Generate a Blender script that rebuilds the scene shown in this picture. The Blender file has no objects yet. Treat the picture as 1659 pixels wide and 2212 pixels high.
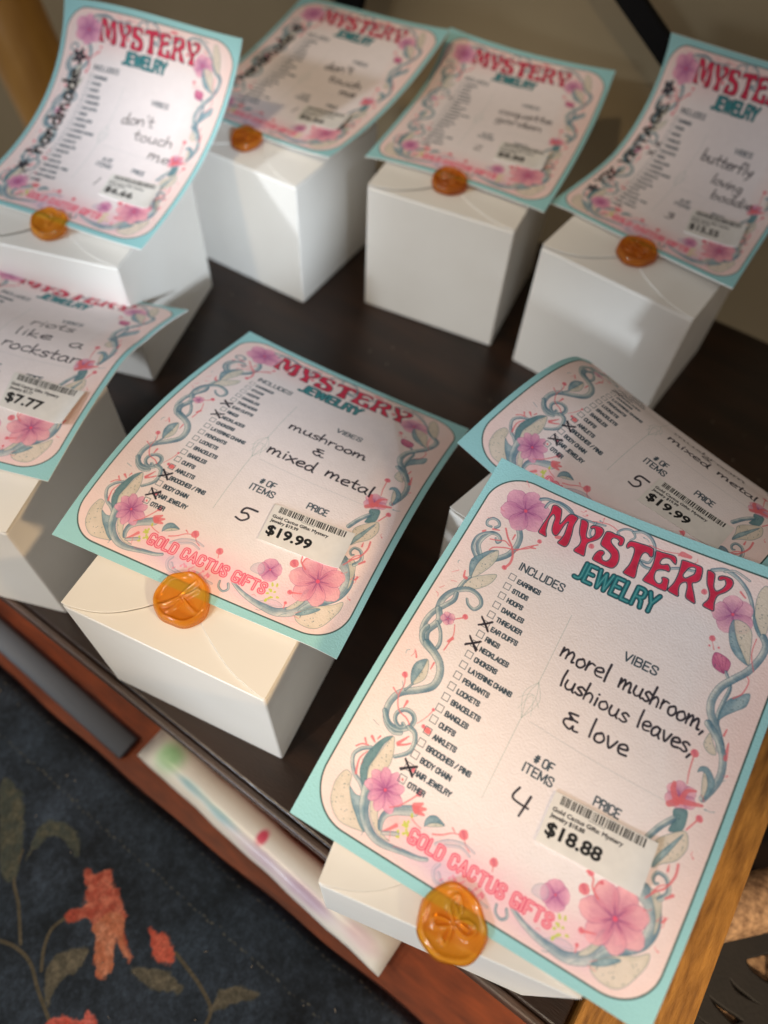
import bpy, bmesh, math, random
import numpy as np
from mathutils import Matrix, Vector
random.seed(7); RNG = np.random.default_rng(7)
S = 0.2                                   # camera height above the shelf in metres
scn = bpy.context.scene
COL = scn.collection
# ---------------------------------------------------------------- camera
cam = bpy.data.objects.new('camera', bpy.data.cameras.new('camera'))
COL.objects.link(cam); scn.camera = cam
CR = [[0.81667, 0.575729, 0.039822], [0.499089, -0.66994, -0.549628], [-0.289759, 0.468739, -0.83446]]
cam.matrix_world = Matrix(((CR[0][0], -CR[1][0], -CR[2][0], 0), (CR[0][1], -CR[1][1], -CR[2][1], 0),
                           (CR[0][2], -CR[1][2], -CR[2][2], 1.0 * S), (0, 0, 0, 1)))
cd = cam.data
cd.sensor_fit = 'HORIZONTAL'; cd.sensor_width = 36.0; cd.lens = 36.0 * 1545.18 / 1659.0
cd.clip_start = 0.002; cd.clip_end = 20
cd.dof.use_dof = True; cd.dof.focus_distance = 0.80 * S; cd.dof.aperture_fstop = 12
# ---------------------------------------------------------------- world and lamps
w = bpy.data.worlds.new('World'); scn.world = w; w.use_nodes = True
bg = w.node_tree.nodes['Background']; bg.inputs[0].default_value = (0.80, 0.86, 1.0, 1); bg.inputs[1].default_value = 0.07
def lamp(name, kind, loc, aim, power, color, **kw):
    d = bpy.data.lights.new(name, kind); d.energy = power; d.color = color
    for k, v in kw.items(): setattr(d, k, v)
    o = bpy.data.objects.new(name, d); COL.objects.link(o); o.location = Vector(loc) * S
    o.rotation_euler = (Vector(aim) - Vector(loc)).to_track_quat('-Z', 'Y').to_euler()
    return o
#LAMPS_BEGIN
lamp('warm_mid', 'SPOT', (-1.6, -1.8, 4.2), (-0.52, -0.24, 0.25), 6.5, (1.000, 0.820, 0.580), spot_size=0.2500, spot_blend=0.1500, shadow_soft_size=0.0200)  # spot added to brighten the mid card's lower part and its box top
lamp('amber_side', 'SPOT', (1.5, 0.15, 1.35), (-0.45, 0.24, 0.16), 4.2, (1.000, 0.680, 0.360), spot_size=0.2400, spot_blend=0.6000, shadow_soft_size=0.0200)  # added spot, gives the amber glow on the left boxes' right faces
lamp('window_low', 'AREA', (-1.2, -2.4, 0.9), (-0.5, 0.5, 0.15), 0.36, (0.780, 0.890, 1.000), shape='RECTANGLE', size=0.2200, size_y=0.1200)
lamp('window_high', 'AREA', (-1.9, -2.0, 2.4), (-0.5, 0.5, 0.15), 0.049, (0.780, 0.890, 1.000), shape='RECTANGLE', size=0.2200, size_y=0.1600)
lamp('warm_spot', 'SPOT', (-0.8, -2.3, 4.4), (-0.2, -0.62, 0.27), 10.5, (1.000, 0.800, 0.560), spot_size=0.3600, spot_blend=0.0800, shadow_soft_size=0.0160)  # added spot; its cone edge stands in for a shadow across the cards
lamp('left_top_spot', 'SPOT', (-2.4, -1.2, 4.2), (-1.1, 0.42, 0.25), 1.2, (0.844, 0.922, 1.000), spot_size=0.2618, spot_blend=0.5000, shadow_soft_size=0.0240)  # cool spot added over the far-left box tops and cards
lamp('warm_back', 'SPOT', (-0.8, -1.3, 3.8), (-0.72, 1.1, 0.25), 7.5, (1.000, 0.780, 0.500), spot_size=0.2618, spot_blend=0.7000, shadow_soft_size=0.0240)  # added to warm the wall and the middle of the back row
lamp('cool_spot', 'SPOT', (1.7, -0.9, 1.5), (-0.92, 0.8, 0.17), 18.0, (0.780, 0.890, 1.000), spot_size=0.1571, spot_blend=0.5000, shadow_soft_size=0.0160)  # narrow beam added to brighten the right faces of the far-left boxes
lamp('left_spot', 'SPOT', (-2.2, -2.0, 1.8), (-1.05, 0.35, 0.2), 9.4, (0.839, 0.919, 1.000), spot_size=0.4189, spot_blend=0.7000, shadow_soft_size=0.0300)
lamp('face_spot', 'SPOT', (-0.7, -2.2, 0.75), (-0.1, 0.06, 0.2), 6.0, (0.780, 0.890, 1.000), spot_size=0.3491, spot_blend=0.7000, shadow_soft_size=0.0200)  # cool spot added for the front faces of the nearest boxes
lamp('front_fill', 'SPOT', (0.5, -1.7, 3.2), (0.12, 0.42, 0.3), 3.8, (1.000, 0.928, 0.857), spot_size=0.3491, spot_blend=0.8000, shadow_soft_size=0.0300)  # fill added for the front card and the curled one behind it
lamp('rail_spot', 'SPOT', (1.6, -1.2, 2.4), (0.38, 0.18, -0.05), 12.0, (1.000, 0.780, 0.500), spot_size=0.2400, spot_blend=0.8000, shadow_soft_size=0.0200)  # added to brighten the oak rail and the bark beside it
bg.inputs[0].default_value = (1.000, 0.920, 0.840, 1); bg.inputs[1].default_value = 0.255
#LAMPS_END
vs = scn.view_settings; vs.view_transform = 'Standard'; vs.look = 'None'; vs.exposure = 0.0; vs.gamma = 1.0
scn.cycles.max_bounces = 8; scn.cycles.transparent_max_bounces = 12
try: scn.cycles.use_denoising = True
except Exception: pass
# ---------------------------------------------------------------- helpers
def tag(o, label=None, cat=None, group=None, kind=None):
    if label: o['label'] = label
    if cat: o['category'] = cat
    if group: o['group'] = group
    if kind: o['kind'] = kind
    return o
def empty(name, loc, rz=0):
    o = bpy.data.objects.new(name, None); COL.objects.link(o); o.empty_display_size = 0.01
    o.location = Vector(loc) * S; o.rotation_euler = (0, 0, rz); return o
def obj(name, verts, faces, mats, parent=None, smooth=False, uv=None, fmat=None, scale=S):
    me = bpy.data.meshes.new(name)
    me.from_pydata([tuple(c * scale for c in v) for v in verts], [], faces)
    for m in (mats if isinstance(mats, (list, tuple)) else [mats]): me.materials.append(m)
    if fmat is not None: me.polygons.foreach_set('material_index', fmat)
    if smooth: me.polygons.foreach_set('use_smooth', [True] * len(me.polygons))
    if uv is not None:
        l = me.uv_layers.new(name='uv')
        idx = [i for p in me.polygons for i in p.vertices]
        l.data.foreach_set('uv', [c for i in idx for c in uv[i]])
    me.update()
    o = bpy.data.objects.new(name, me); COL.objects.link(o)
    if parent is not None: o.parent = parent
    return o
def boxgeo(x0, x1, y0, y1, z0, z1):
    v = [(x, y, z) for z in (z0, z1) for y in (y0, y1) for x in (x0, x1)]
    f = [(0, 2, 3, 1), (4, 5, 7, 6), (0, 1, 5, 4), (2, 6, 7, 3), (0, 4, 6, 2), (1, 3, 7, 5)]
    return v, f
def bevel(o, wd, seg=3):
    m = o.modifiers.new('bevel', 'BEVEL'); m.width = wd * S; m.segments = seg; m.limit_method = 'ANGLE'
    return o
def crom(P, k=8, closed=False):
    P = np.array(P, float); n = len(P)
    if n < 3 and not closed:
        t = np.linspace(0, 1, 3)[:, None]; return P[0] + (P[-1] - P[0]) * t
    out = []
    for i in range(n if closed else n - 1):
        if closed: a, b, c, d = P[(i - 1) % n], P[i], P[(i + 1) % n], P[(i + 2) % n]
        else: a, b, c, d = P[max(i - 1, 0)], P[i], P[i + 1], P[min(i + 2, n - 1)]
        for t in np.arange(k) / k:
            out.append(.5 * ((2 * b) + (c - a) * t + (2 * a - 5 * b + 4 * c - d) * t * t + (3 * b - a - 3 * c + d) * t ** 3))
    if not closed: out.append(P[-1])
    return np.array(out)
# materials
def nodes(name):
    m = bpy.data.materials.new(name); m.use_nodes = True
    return m, m.node_tree.nodes, m.node_tree.links, m.node_tree.nodes['Principled BSDF']
def lin(c): return tuple(((x / 255) / 12.92 if x / 255 <= .04045 else ((x / 255 + .055) / 1.055) ** 2.4) for x in c[:3]) + (1,)
def mat(name, rgb, rough=.6, noise=0, nscale=400, bump=0, bscale=900, spec=.5, metal=0, rgb2=None, stretch=(1, 1, 1), coat=0):
    m, N, L, B = nodes(name)
    B.inputs['Base Color'].default_value = lin(rgb); B.inputs['Roughness'].default_value = rough
    B.inputs['Specular IOR Level'].default_value = spec; B.inputs['Metallic'].default_value = metal
    B.inputs['Coat Weight'].default_value = coat
    tc = N.new('ShaderNodeTexCoord'); mp = N.new('ShaderNodeMapping'); L.new(tc.outputs['Object'], mp.inputs[0])
    mp.inputs['Scale'].default_value = stretch
    if noise or rgb2:
        t = N.new('ShaderNodeTexNoise'); t.inputs['Scale'].default_value = nscale; t.inputs['Detail'].default_value = 6
        L.new(mp.outputs[0], t.inputs['Vector'])
        r = N.new('ShaderNodeValToRGB'); L.new(t.outputs['Fac'], r.inputs[0])
        a = lin(rgb); b = lin(rgb2) if rgb2 else tuple(x * (1 - noise) for x in a[:3]) + (1,)
        r.color_ramp.elements[0].position = .3; r.color_ramp.elements[1].position = .7
        r.color_ramp.elements[0].color = b; r.color_ramp.elements[1].color = a
        L.new(r.outputs[0], B.inputs['Base Color'])
    if bump:
        t2 = N.new('ShaderNodeTexNoise'); t2.inputs['Scale'].default_value = bscale; t2.inputs['Detail'].default_value = 4
        L.new(mp.outputs[0], t2.inputs['Vector'])
        b_ = N.new('ShaderNodeBump'); b_.inputs['Strength'].default_value = bump; b_.inputs['Distance'].default_value = .0003
        L.new(t2.outputs['Fac'], b_.inputs['Height']); L.new(b_.outputs[0], B.inputs['Normal'])
    return m
def image_mat(name, arr, rough=.6, bump=.25, bscale=1500, grain=0.05):
    """a flat print: pixels drawn below by this script"""
    h, w_ = arr.shape[:2]
    im = bpy.data.images.new(name, w_, h)
    px = np.ones((h, w_, 4), np.float32); px[..., :3] = np.clip(arr[::-1], 0, 1)
    im.pixels.foreach_set(px.ravel()); im.update(); im.pack()
    m, N, L, B = nodes(name)
    t = N.new('ShaderNodeTexImage'); t.image = im; t.interpolation = 'Cubic'
    uvn = N.new('ShaderNodeUVMap'); uvn.uv_map = 'uv'; L.new(uvn.outputs[0], t.inputs[0])
    L.new(t.outputs[0], B.inputs['Base Color'])
    B.inputs['Roughness'].default_value = rough; B.inputs['Specular IOR Level'].default_value = .3
    tc = N.new('ShaderNodeTexCoord'); t2 = N.new('ShaderNodeTexNoise'); t2.inputs['Scale'].default_value = bscale; t2.inputs['Detail'].default_value = 3
    L.new(tc.outputs['Object'], t2.inputs['Vector'])
    b_ = N.new('ShaderNodeBump'); b_.inputs['Strength'].default_value = bump; b_.inputs['Distance'].default_value = .00018
    L.new(t2.outputs['Fac'], b_.inputs['Height']); L.new(b_.outputs[0], B.inputs['Normal'])
    return m
ART = [('v',[160,155,177,176,181,203,173,231,156,251,140,265],10,9,0),
('v',[101,274,78,250,79,226,93,203,114,199,129,208,124,218,114,210],9,4,0),
('v',[92,281,67,262,62,234,76,212,98,200],8,4,0),
('v',[83,187,69,188,64,176,75,164,94,164,103,174,96,184],4,5,0),
('l',[107,337,89,315,83,292,98,269,116,248,139,236,124,250,111,274,105,300],0),
('l',[110,336,105,300,111,274,125,252,139,236,149,254,146,279,134,306,122,326],1),
('l',[92,382,92,363,106,341,135,317,171,296,173,314,164,333,142,356,114,371],1),
('v',[107,337,98,357,95,381],5,7,0),
('v',[74,451,70,429,78,404,96,383,121,368,145,366,167,374,176,389,165,406,144,403,132,392],11,4,0),
('v',[97,394,100,412,85,437,68,463,61,489,63,512,73,529],8,9,0),
('v',[76,453,92,472,90,489,80,512,85,529,102,546],11,10,0),
('v',[73,505,70,524,86,542,124,552],9,9,0),
('v',[91,482,112,497,127,520,128,536],5,6,0),
('v',[97,540,127,550,155,564,172,589,170,619,142,643,105,668,91,691,91,718,107,740,134,750,154,744],13,8,0),
('l',[118,641,98,615,99,590,122,572,123,602],0),
('l',[118,641,123,602,122,572,137,591,141,617],1),
('v',[119,639,109,660],3,3,0),
('v',[89,723,114,740,142,741,166,727,172,707,158,695,135,697,121,712,125,727,143,735,154,728,148,725],8,5,0),
('v',[169,724,190,729,201,749,198,771,172,793],8,5,0),
('p',[125,172,145,192,169,209,185,230,189,252,181,270],4,6),
('b',[181,269],11),
('p',[115,246,123,234,151,221,180,212,215,192,226,179],3,3),
('p',[100,219,125,211,143,204,162,210],3,3),
('p',[160,176,160,190],4,3),
('p',[68,210,74,204],5,4),
('p',[92,191,111,185],5,3),
('p',[84,329,90,344,98,345],3,8),
('b',[235,161],10),
('p',[181,222,203,196,236,171],2,3),
('p',[222,187,235,183],4,3),
('p',[126,456,150,439],2,3),
('b',[154,434],12),
('p',[139,465,151,490,150,516,148,532],2,3),
('p',[146,509,153,497],5,7),
('f',[113,461],24,5,0.3,2),
('b',[88,631],12),
('p',[91,635,100,651,101,678,120,704,150,711,165,719],2,3),
('p',[78,670,96,677],3,2),
('p',[130,679,129,695],6,2),
('p',[80,570,91,582],2,4),
('p',[142,571,142,588],4,2),
('p',[182,708,196,686,204,664],1,2),
('b',[203,663],6),
('b',[201,706],8),
('b',[216,709],12),
('f',[151,103],84,6,0.55,0),
('l',[149,889,123,872,109,858,102,840,102,821,110,795,124,771,142,759,132,782,127,815,124,842,136,866],2),
('l',[149,887,136,866,125,840,129,810,135,781,142,759,153,768,166,792,170,818,159,838,155,857,155,873],3),
('l',[192,953,176,957,151,961,123,962,98,953,78,938,69,922,64,900,68,880,77,869,95,873,102,890,118,908,144,928,172,943],3),
('l',[104,894,126,900,144,897,153,891,165,910,178,932,192,953,172,947,150,933,129,919],0),
('v',[105,804,85,816,73,833,79,849,99,867,123,876,147,890],5,6,0),
('v',[147,877,156,902,167,921,189,939,216,951,244,954,272,951,304,946,342,941,364,934],16,5,0),
('l',[166,885,183,881,196,895,203,912,220,929,241,939,260,942,237,945,209,936,186,920,173,902],3),
('v',[224,931,218,920,219,903,234,888,254,877,282,865],6,15,0),
('p',[279,856,293,844],14,5),
('p',[284,860,306,850],14,5),
('p',[287,863,308,862],12,5),
('f',[190,861],62,9,0.1,0),
('p',[221,886,240,873,256,855,272,833],2,3),
('b',[273,830],12),
('p',[68,818,79,808,95,803],3,3),
('p',[79,795,88,802],4,3),
('p',[93,784,106,790],6,3),
('p',[112,774,109,782],4,2),
('p',[101,815,92,834,96,852,102,865],2,5),
('p',[162,766,172,752,179,741],7,2),
('p',[164,769,181,760,192,752],5,3),
('b',[218,825],4),
('b',[232,796],9),
('p',[232,934,246,921,257,909],3,8),
('v',[234,936,269,922],5,6,1),
('p',[280,878,295,884,317,888],2,2),
('l',[322,881,318,868,324,856,338,850,356,853,369,858,352,860,334,868,326,877],0),
('l',[327,878,334,868,352,860,367,859,352,868],1),
('p',[350,885,372,876,394,862,414,857],3,2),
('b',[422,853],18),
('p',[426,858,438,869,453,876],2,2),
('b',[519,868],16),
('p',[520,874,525,885],2,2),
('p',[389,853,398,857],3,2),
('v',[368,898,392,880,431,869,465,873],5,3,4),
('v',[391,891,427,878,458,884],5,3,4),
('v',[397,929,391,944,406,961,437,963],6,4,4),
('v',[405,945,424,957,468,957,490,941,524,949,549,951],6,4,4),
('v',[567,936,572,950,590,957,602,947,594,934],3,4,0),
('v',[605,926,643,940,686,949,721,952,758,953,787,945,814,928,829,904,832,880],5,24,0),
('l',[704,944,725,930,751,924,775,931,751,940,724,943],4),
('l',[788,932,806,906,817,881,825,873,828,895,814,921,797,934],3),
('v',[867,760,892,770,912,790,920,818,912,849,889,873,851,899,831,923],24,9,0),
('l',[882,750,904,745,921,769,930,807,927,824,917,794,900,770],3),
('l',[823,937,837,919,872,895,910,876,934,859,939,880,930,907,914,938,892,955,858,958,832,951],3),
('l',[823,937,844,916,868,902,883,901,862,921,838,935],0),
('f',[834,836],99,7,0.25,1),
('v',[909,756,921,740,918,725,904,712,884,712,878,725,886,734,893,731],7,3,0),
('b',[743,818],20),
('p',[781,820,759,807,754,793,746,786],4,3),
('b',[742,783],12),
('p',[764,808,766,796,774,788],3,3),
('b',[774,788],8),
('p',[736,783,732,784],6,4),
('b',[774,891],11),
('p',[779,890,809,882],5,2),
('b',[778,920],7),
('p',[778,920,781,935],3,2),
('p',[879,768,896,746,912,731,923,702,920,677],3,5),
('p',[888,753,898,734,916,722],3,2),
('p',[921,749,934,736],4,6),
('p',[931,796,938,784],2,5),
('p',[903,699,901,687],5,2),
('f',[686,858],42,4,1.2,0),
('l',[633,879,632,863,651,851,670,861,667,879],4),
('v',[721,51,752,40,791,47,828,66,852,89,868,114],6,5,0),
('v',[754,44,780,35,825,44],4,3,1),
('v',[448,62,431,51,444,37,466,33,483,45,475,57],4,3,0),
('v',[473,35,498,26,528,33,551,55,553,90,530,94],5,4,0),
('v',[200,69,205,52,231,41,273,47,302,69],5,4,0),
('v',[175,55,196,46,245,45,288,55,340,54,389,48],6,3,0),
('v',[514,91,546,105,587,98,633,77,684,68],5,4,0),
('p',[627,41,651,41],12,8),
('p',[349,50,395,41,429,47],2,2),
('p',[530,50,579,50,623,42],2,2),
('v',[359,51,356,80,373,92,385,78],4,3,0),
('b',[380,112],12),
('p',[274,129,293,125],9,8),
('b',[726,106],12),
('l',[869,41,859,60,863,89,877,123,898,146,913,156,916,136,906,90,886,54],3),
('l',[869,111,890,134,913,156,899,153,876,131],0),
('f',[819,130],66,5,0.5,2),
('l',[829,141,848,173,873,198,905,224,873,218,846,201,828,172,824,150],0),
('l',[829,141,858,138,882,152,895,186,905,224,873,198,848,173],3),
('l',[855,264,827,260,815,245,816,227,838,226,861,234,863,253],5),
('v',[859,258,872,272,884,290,881,322,880,349,884,373],4,7,0),
('b',[795,200],12),
('p',[797,205,810,223],1,2),
('b',[795,218],4),
('b',[819,214],4),
('v',[913,152,928,169,925,201,908,238,882,268,861,296,853,330,862,357,885,380,908,408,915,420],10,12,0),
('l',[885,365,882,344,890,314,911,294,934,281,936,309,917,329,897,349],0),
('p',[899,306,916,288,921,259,912,248],3,2),
('p',[922,232,902,198,899,161],2,2),
('p',[814,75,832,84],4,3),
('v',[866,381,894,398,918,420,932,445,937,474,931,502,917,533],11,9,0),
('l',[873,426,878,398,892,413,910,434,892,439],3),
('l',[884,487,886,474,902,468,921,479,932,494,929,516,918,536,919,511,909,488,894,481],0),
('l',[917,533,906,514,898,482,909,488,919,507],3),
('f',[868,550],46,6,0.2,2),
('p',[865,561,894,554,922,546],14,5),
('p',[863,566,848,577],14,11),
('p',[862,563,846,546,843,532],14,8),
('p',[872,558,877,535,897,525],12,4),
('l',[864,581,893,570,901,592,898,614,871,627,872,603],2),
('v',[871,600,850,626,832,659],8,8,0),
('l',[866,709,860,684,851,661,868,638,907,610,925,635,919,661,907,677,883,694],3),
('l',[866,709,866,684,881,656,906,617,891,662,880,687],0),
('p',[871,520,865,494,862,460],2,3),
('b',[862,454],15),
('p',[908,606,924,577],3,3),
('b',[927,573],13),
('p',[934,434,928,401],8,3),
('p',[911,390,913,375],4,3)]
MYS = [[217.4,54.7,228.4,51.2,245.2,54.9,252.0,63.8,257.9,77.9,263.4,93.3,267.7,83.1,271.2,67.5,278.0,57.2,289.5,54.8,304.2,58.6,304.0,70.3,304.5,84.0,310.4,102.5,314.2,119.5,315.7,132.8,311.4,142.9,299.5,144.6,284.4,141.9,288.0,129.7,290.0,115.9,288.5,102.5,285.8,89.5,283.3,78.9,278.4,88.0,276.0,105.5,274.5,120.3,268.6,127.7,258.0,125.2,249.1,114.9,244.0,98.1,241.3,85.0,233.0,77.9,229.0,84.4,228.1,97.9,232.1,112.9,235.9,125.6,245.5,140.4,232.5,141.5,218.2,139.6,217.1,129.3,218.1,109.6,220.4,91.8,220.6,74.9,217.9,64.1],
[315.1,58.7,326.0,55.5,337.7,58.9,342.6,66.1,347.2,80.3,351.7,92.2,359.0,96.1,366.7,91.8,372.1,81.6,369.8,73.5,362.8,66.0,356.2,69.8,350.9,67.3,354.4,60.2,367.3,56.3,382.3,56.1,392.2,62.3,393.5,73.1,389.7,85.9,378.6,97.2,367.5,106.3,365.7,113.9,369.1,126.2,374.1,143.5,358.3,144.5,341.3,143.8,338.5,136.9,344.4,125.2,345.0,113.4,339.6,104.1,329.9,94.3,322.8,81.1,318.6,68.9],
[399.9,60.5,412.7,56.6,428.1,57.4,442.4,56.4,454.6,58.4,459.8,65.3,460.4,77.2,452.9,81.2,446.8,76.9,447.2,71.2,439.0,67.7,427.3,68.9,424.3,76.7,430.6,83.2,443.9,89.1,457.1,95.0,467.2,106.5,472.3,122.1,469.9,135.2,462.0,142.8,443.5,144.9,423.3,144.3,402.6,142.8,398.9,136.4,400.7,122.1,407.6,112.5,418.8,110.3,424.4,115.8,422.0,124.6,428.7,132.0,439.3,131.0,445.2,121.9,443.1,111.6,430.9,105.4,416.6,102.1,403.3,98.5,399.0,89.0,398.7,73.3],
[476.9,58.8,491.0,55.8,509.6,54.3,528.1,53.0,543.0,54.0,550.0,60.0,553.9,73.4,547.4,76.9,539.0,72.5,529.1,71.9,524.1,80.2,525.1,94.9,529.0,115.0,534.7,140.8,515.5,143.0,498.7,141.1,498.3,133.6,503.2,116.4,503.2,99.0,499.2,78.8,492.6,71.5,484.6,72.3,477.6,79.4,471.6,74.0,471.9,65.1],
[555.9,56.9,573.7,54.8,591.4,52.7,609.9,52.4,619.1,58.5,623.2,70.5,614.1,68.6,602.0,63.5,588.8,65.1,580.9,72.2,581.8,82.4,591.0,82.2,602.3,77.0,612.9,83.6,614.6,93.4,602.0,93.9,589.4,96.5,581.5,103.6,582.3,116.0,588.4,125.3,600.4,130.2,607.7,126.3,607.4,119.1,603.1,113.4,610.5,109.6,622.9,111.2,627.4,121.9,629.9,139.7,611.2,141.7,589.6,140.7,560.6,139.3,557.8,131.9,562.9,112.8,564.1,93.2,560.3,71.3],
[634.1,54.2,651.5,52.2,672.1,52.2,690.6,52.9,697.5,59.6,701.9,72.2,702.4,84.1,695.6,92.6,686.9,97.8,693.2,107.7,702.1,118.6,716.2,139.6,701.8,140.0,686.1,135.7,681.4,124.3,678.0,111.2,670.8,101.6,663.1,104.5,658.2,112.5,659.7,124.2,666.7,140.0,652.1,140.5,634.7,137.9,633.0,130.2,639.1,115.5,640.5,96.3,638.9,80.4,634.5,61.3],
[656.2,78.3,659.8,67.8,668.0,61.8,677.1,61.7,680.3,67.7,680.0,75.9,672.7,83.6,663.5,92.0,656.3,90.5,654.1,85.2],
[709.9,55.3,720.3,53.8,732.3,57.6,737.5,69.7,742.5,83.9,751.4,92.6,759.3,90.8,767.5,81.0,769.8,70.4,762.3,62.1,755.3,65.6,747.3,67.3,744.8,60.3,751.9,54.9,766.4,52.9,780.5,54.9,788.4,64.0,786.9,76.2,778.1,89.0,765.8,99.3,761.7,108.7,763.7,123.8,769.2,139.5,753.3,140.6,737.8,138.4,736.8,131.8,742.8,119.6,741.5,108.1,733.7,97.0,723.8,86.5,715.1,69.6]]
CARDS = {
'front': ([0.0501, 0.0971, 0.2551, 0.0805, 0.0158, 0.362, -0.6157, 0.1456, 0.491], [[-0.00029, -0.00125, 0.00045, -0.00163, -0.00025, 0.00181, 0.00183, -0.00231, 0.00259, -0.00055], [-0.00248, -0.00305, -0.00151, 0.00257, 0.00327, 0.00136, 0.00322, 0.01109, -0.00122, 0.00163], [0.00121, 0.00054, -0.00031, 0.00341, 0.00194, 0.00077, 0.00126, -0.00085, -0.00111, 0.00022]], 0.9998),
'mid': ([-0.3594, 0.1877, 0.2726, 0.1881, -0.0687, 0.3789, -1.1953, -0.2137, 0.6696], [[0.00024, 0.00335, 0.00144, 0.00218, 0.0033, -0.0017, 0.00043, 0.00246, -0.00479, 0.00076], [-0.00124, 0.00061, -0.00245, -0.00381, 0.00377, -0.00248, 0.00256, 0.00217, -0.00116, 0.00095], [0.00198, 0.00111, 0.00016, -0.00045, -0.002, 0.00026, 0.00108, -0.00359, -0.00057, -3e-05]], 1.0341),
'c6': ([-0.0557, 0.5075, 0.2673, -0.2233, -0.0603, 0.4605, -0.5485, -1.9304, -1.3944], [[0.00144, -9e-05, -0.00205, -0.00579, 7e-05, 0.00342, 0.00261, 0.00127, 0.00212, 0.0012], [0.00113, 0.00592, -0.00061, -0.00388, 0.00494, 0.00419, 0.00031, -7e-05, -0.00111, -0.00062], [-0.00265, 0.0006, 0.00066, -0.00038, 0.00203, 0.0011, -0.00029, -0.00027, -0.00056, -0.00032]], 1.009),
'c1': ([-1.0373, 0.5584, 0.2516, 0.2265, 0.0159, 0.0318, 0.3302, 0.496, 0.1694], [[-0.00154, -0.00254, -0.00325, 0.00117, 0.00156, 0.00259, -1e-05, 0.00458, -0.00109, 0.0006], [0.00555, -0.00572, -0.00183, -0.00093, -0.00461, -0.00559, -0.0004, -0.00037, 0.00625, 0.00334], [0.00264, -0.00192, -0.00103, -0.00099, -0.0021, -0.00108, -0.00086, -0.00062, 0.00325, 0.00021]], 0.9897),
'c2': ([-0.947, 0.9611, 0.2596, 0.0584, 0.0619, -0.0529, 0.5095, -0.2037, 0.0305], [[0.0035, 0.00164, -0.00121, 6e-05, -0.00302, -0.00131, 0.00457, -0.00235, 0.00342, -0.00023], [0.00065, -0.00762, -0.00102, -0.00141, -0.00074, -0.00336, 0.00109, 0.00274, 0.00698, 0.00055], [0.00071, -0.00383, -0.00045, 0.00153, 0.00205, -0.00072, -0.00039, 0.00235, 0.00227, 0.00041]], 0.992),
'c3': ([-0.5697, 1.0735, 0.2488, 0.1943, -0.0022, 0.104, -0.4399, 0.2865, 0.6426], [[-0.0026, -0.00033, -0.0004, 0.002, 0.00864, -0.00541, -0.00419, 0.00175, -0.00166, 0.00302], [0.0053, -0.00162, -0.00642, 0.00129, 0.00128, -0.00849, 0.00926, -0.00361, -0.00125, 0.00141], [0.00278, 0.00232, -0.00497, -0.00119, 0.0005, -0.00207, 0.00476, -0.00119, 0.00033, -0.00073]], 0.9814),
'c4': ([-0.2349, 1.1257, 0.2479, -0.1097, 0.0615, 0.0022, -0.161, 1.3694, 0.5109], [[-0.00248, -0.01058, -0.01407, -0.00882, -0.00193, -0.00103, 0.00385, 0.00621, -0.00598, 0.00021], [-0.00254, 0.00435, 0.00026, 0.00189, 0.00184, -0.00111, 0.00207, -0.00441, 0.00018, 0.00134], [0.00124, 0.00109, -0.00049, 0.00083, 0.00026, 0.00058, 0.0002, -0.00218, 0.00077, 0.00022]], 0.9751),
'c5': ([-0.795, 0.1401, 0.252, 0.3617, -0.0382, 0.1191, -0.4374, -0.6441, 0.5657], [[0.00452, -0.00898, -0.0018, 0.00035, -0.00071, -0.00045, -0.0025, 0.00415, 0.0024, 0.0033], [0.00034, -0.00923, -6e-05, -0.00113, 0.00927, -0.00246, 0.00392, 0.00079, -9e-05, -0.00541], [-0.00055, 0.00233, 0.0013, -0.00023, 0.00235, -0.00112, 0.00166, -0.00132, -0.00072, -0.00104]], 1.0159)}
CW, CLEN = 0.35775, 0.43956
# ---------------------------------------------------------------- the printed design, drawn into a pixel array
TX, TY = 1100, 1352
class Canvas:
    def __init__(s, w, h, rgb):
        s.w, s.h = w, h; s.a = np.empty((h, w, 3), np.float32); s.a[:] = np.array(rgb, np.float32) / 255
    def copy(s):
        c = Canvas.__new__(Canvas); c.w, c.h = s.w, s.h; c.a = s.a.copy(); return c
    def box(s, P, pad):
        P = np.asarray(P); x0 = max(int(P[:, 0].min() - pad), 0); x1 = min(int(P[:, 0].max() + pad) + 2, s.w)
        y0 = max(int(P[:, 1].min() - pad), 0); y1 = min(int(P[:, 1].max() + pad) + 2, s.h)
        return x0, x1, y0, y1
    def over(s, b, al, rgb):
        x0, x1, y0, y1 = b; rgb = np.asarray(rgb, np.float32)
        if rgb.ndim == 1: rgb = rgb[None, None] / 255
        else: rgb = rgb / 255
        R = s.a[y0:y1, x0:x1]; R += (rgb - R) * al[..., None]
def fbm(h, w, cell, seed=0, octv=3):
    r = np.random.default_rng(seed); out = np.zeros((h, w), np.float32); amp = 1; tot = 0
    for o in range(octv):
        gh, gw = int(h / cell) + 3, int(w / cell) + 3; g = r.random((gh, gw)).astype(np.float32)
        y = np.arange(h) / cell; x = np.arange(w) / cell; yi = y.astype(int); xi = x.astype(int)
        fy = (y - yi)[:, None]; fx = (x - xi)[None]; fy = fy * fy * (3 - 2 * fy); fx = fx * fx * (3 - 2 * fx)
        a = g[yi][:, xi]; b = g[yi][:, xi + 1]; c = g[yi + 1][:, xi]; d = g[yi + 1][:, xi + 1]
        out += amp * (a * (1 - fx) * (1 - fy) + b * fx * (1 - fy) + c * (1 - fx) * fy + d * fx * fy)
        tot += amp; amp *= .5; cell = max(cell / 2, 1.5)
    return out / tot
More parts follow.
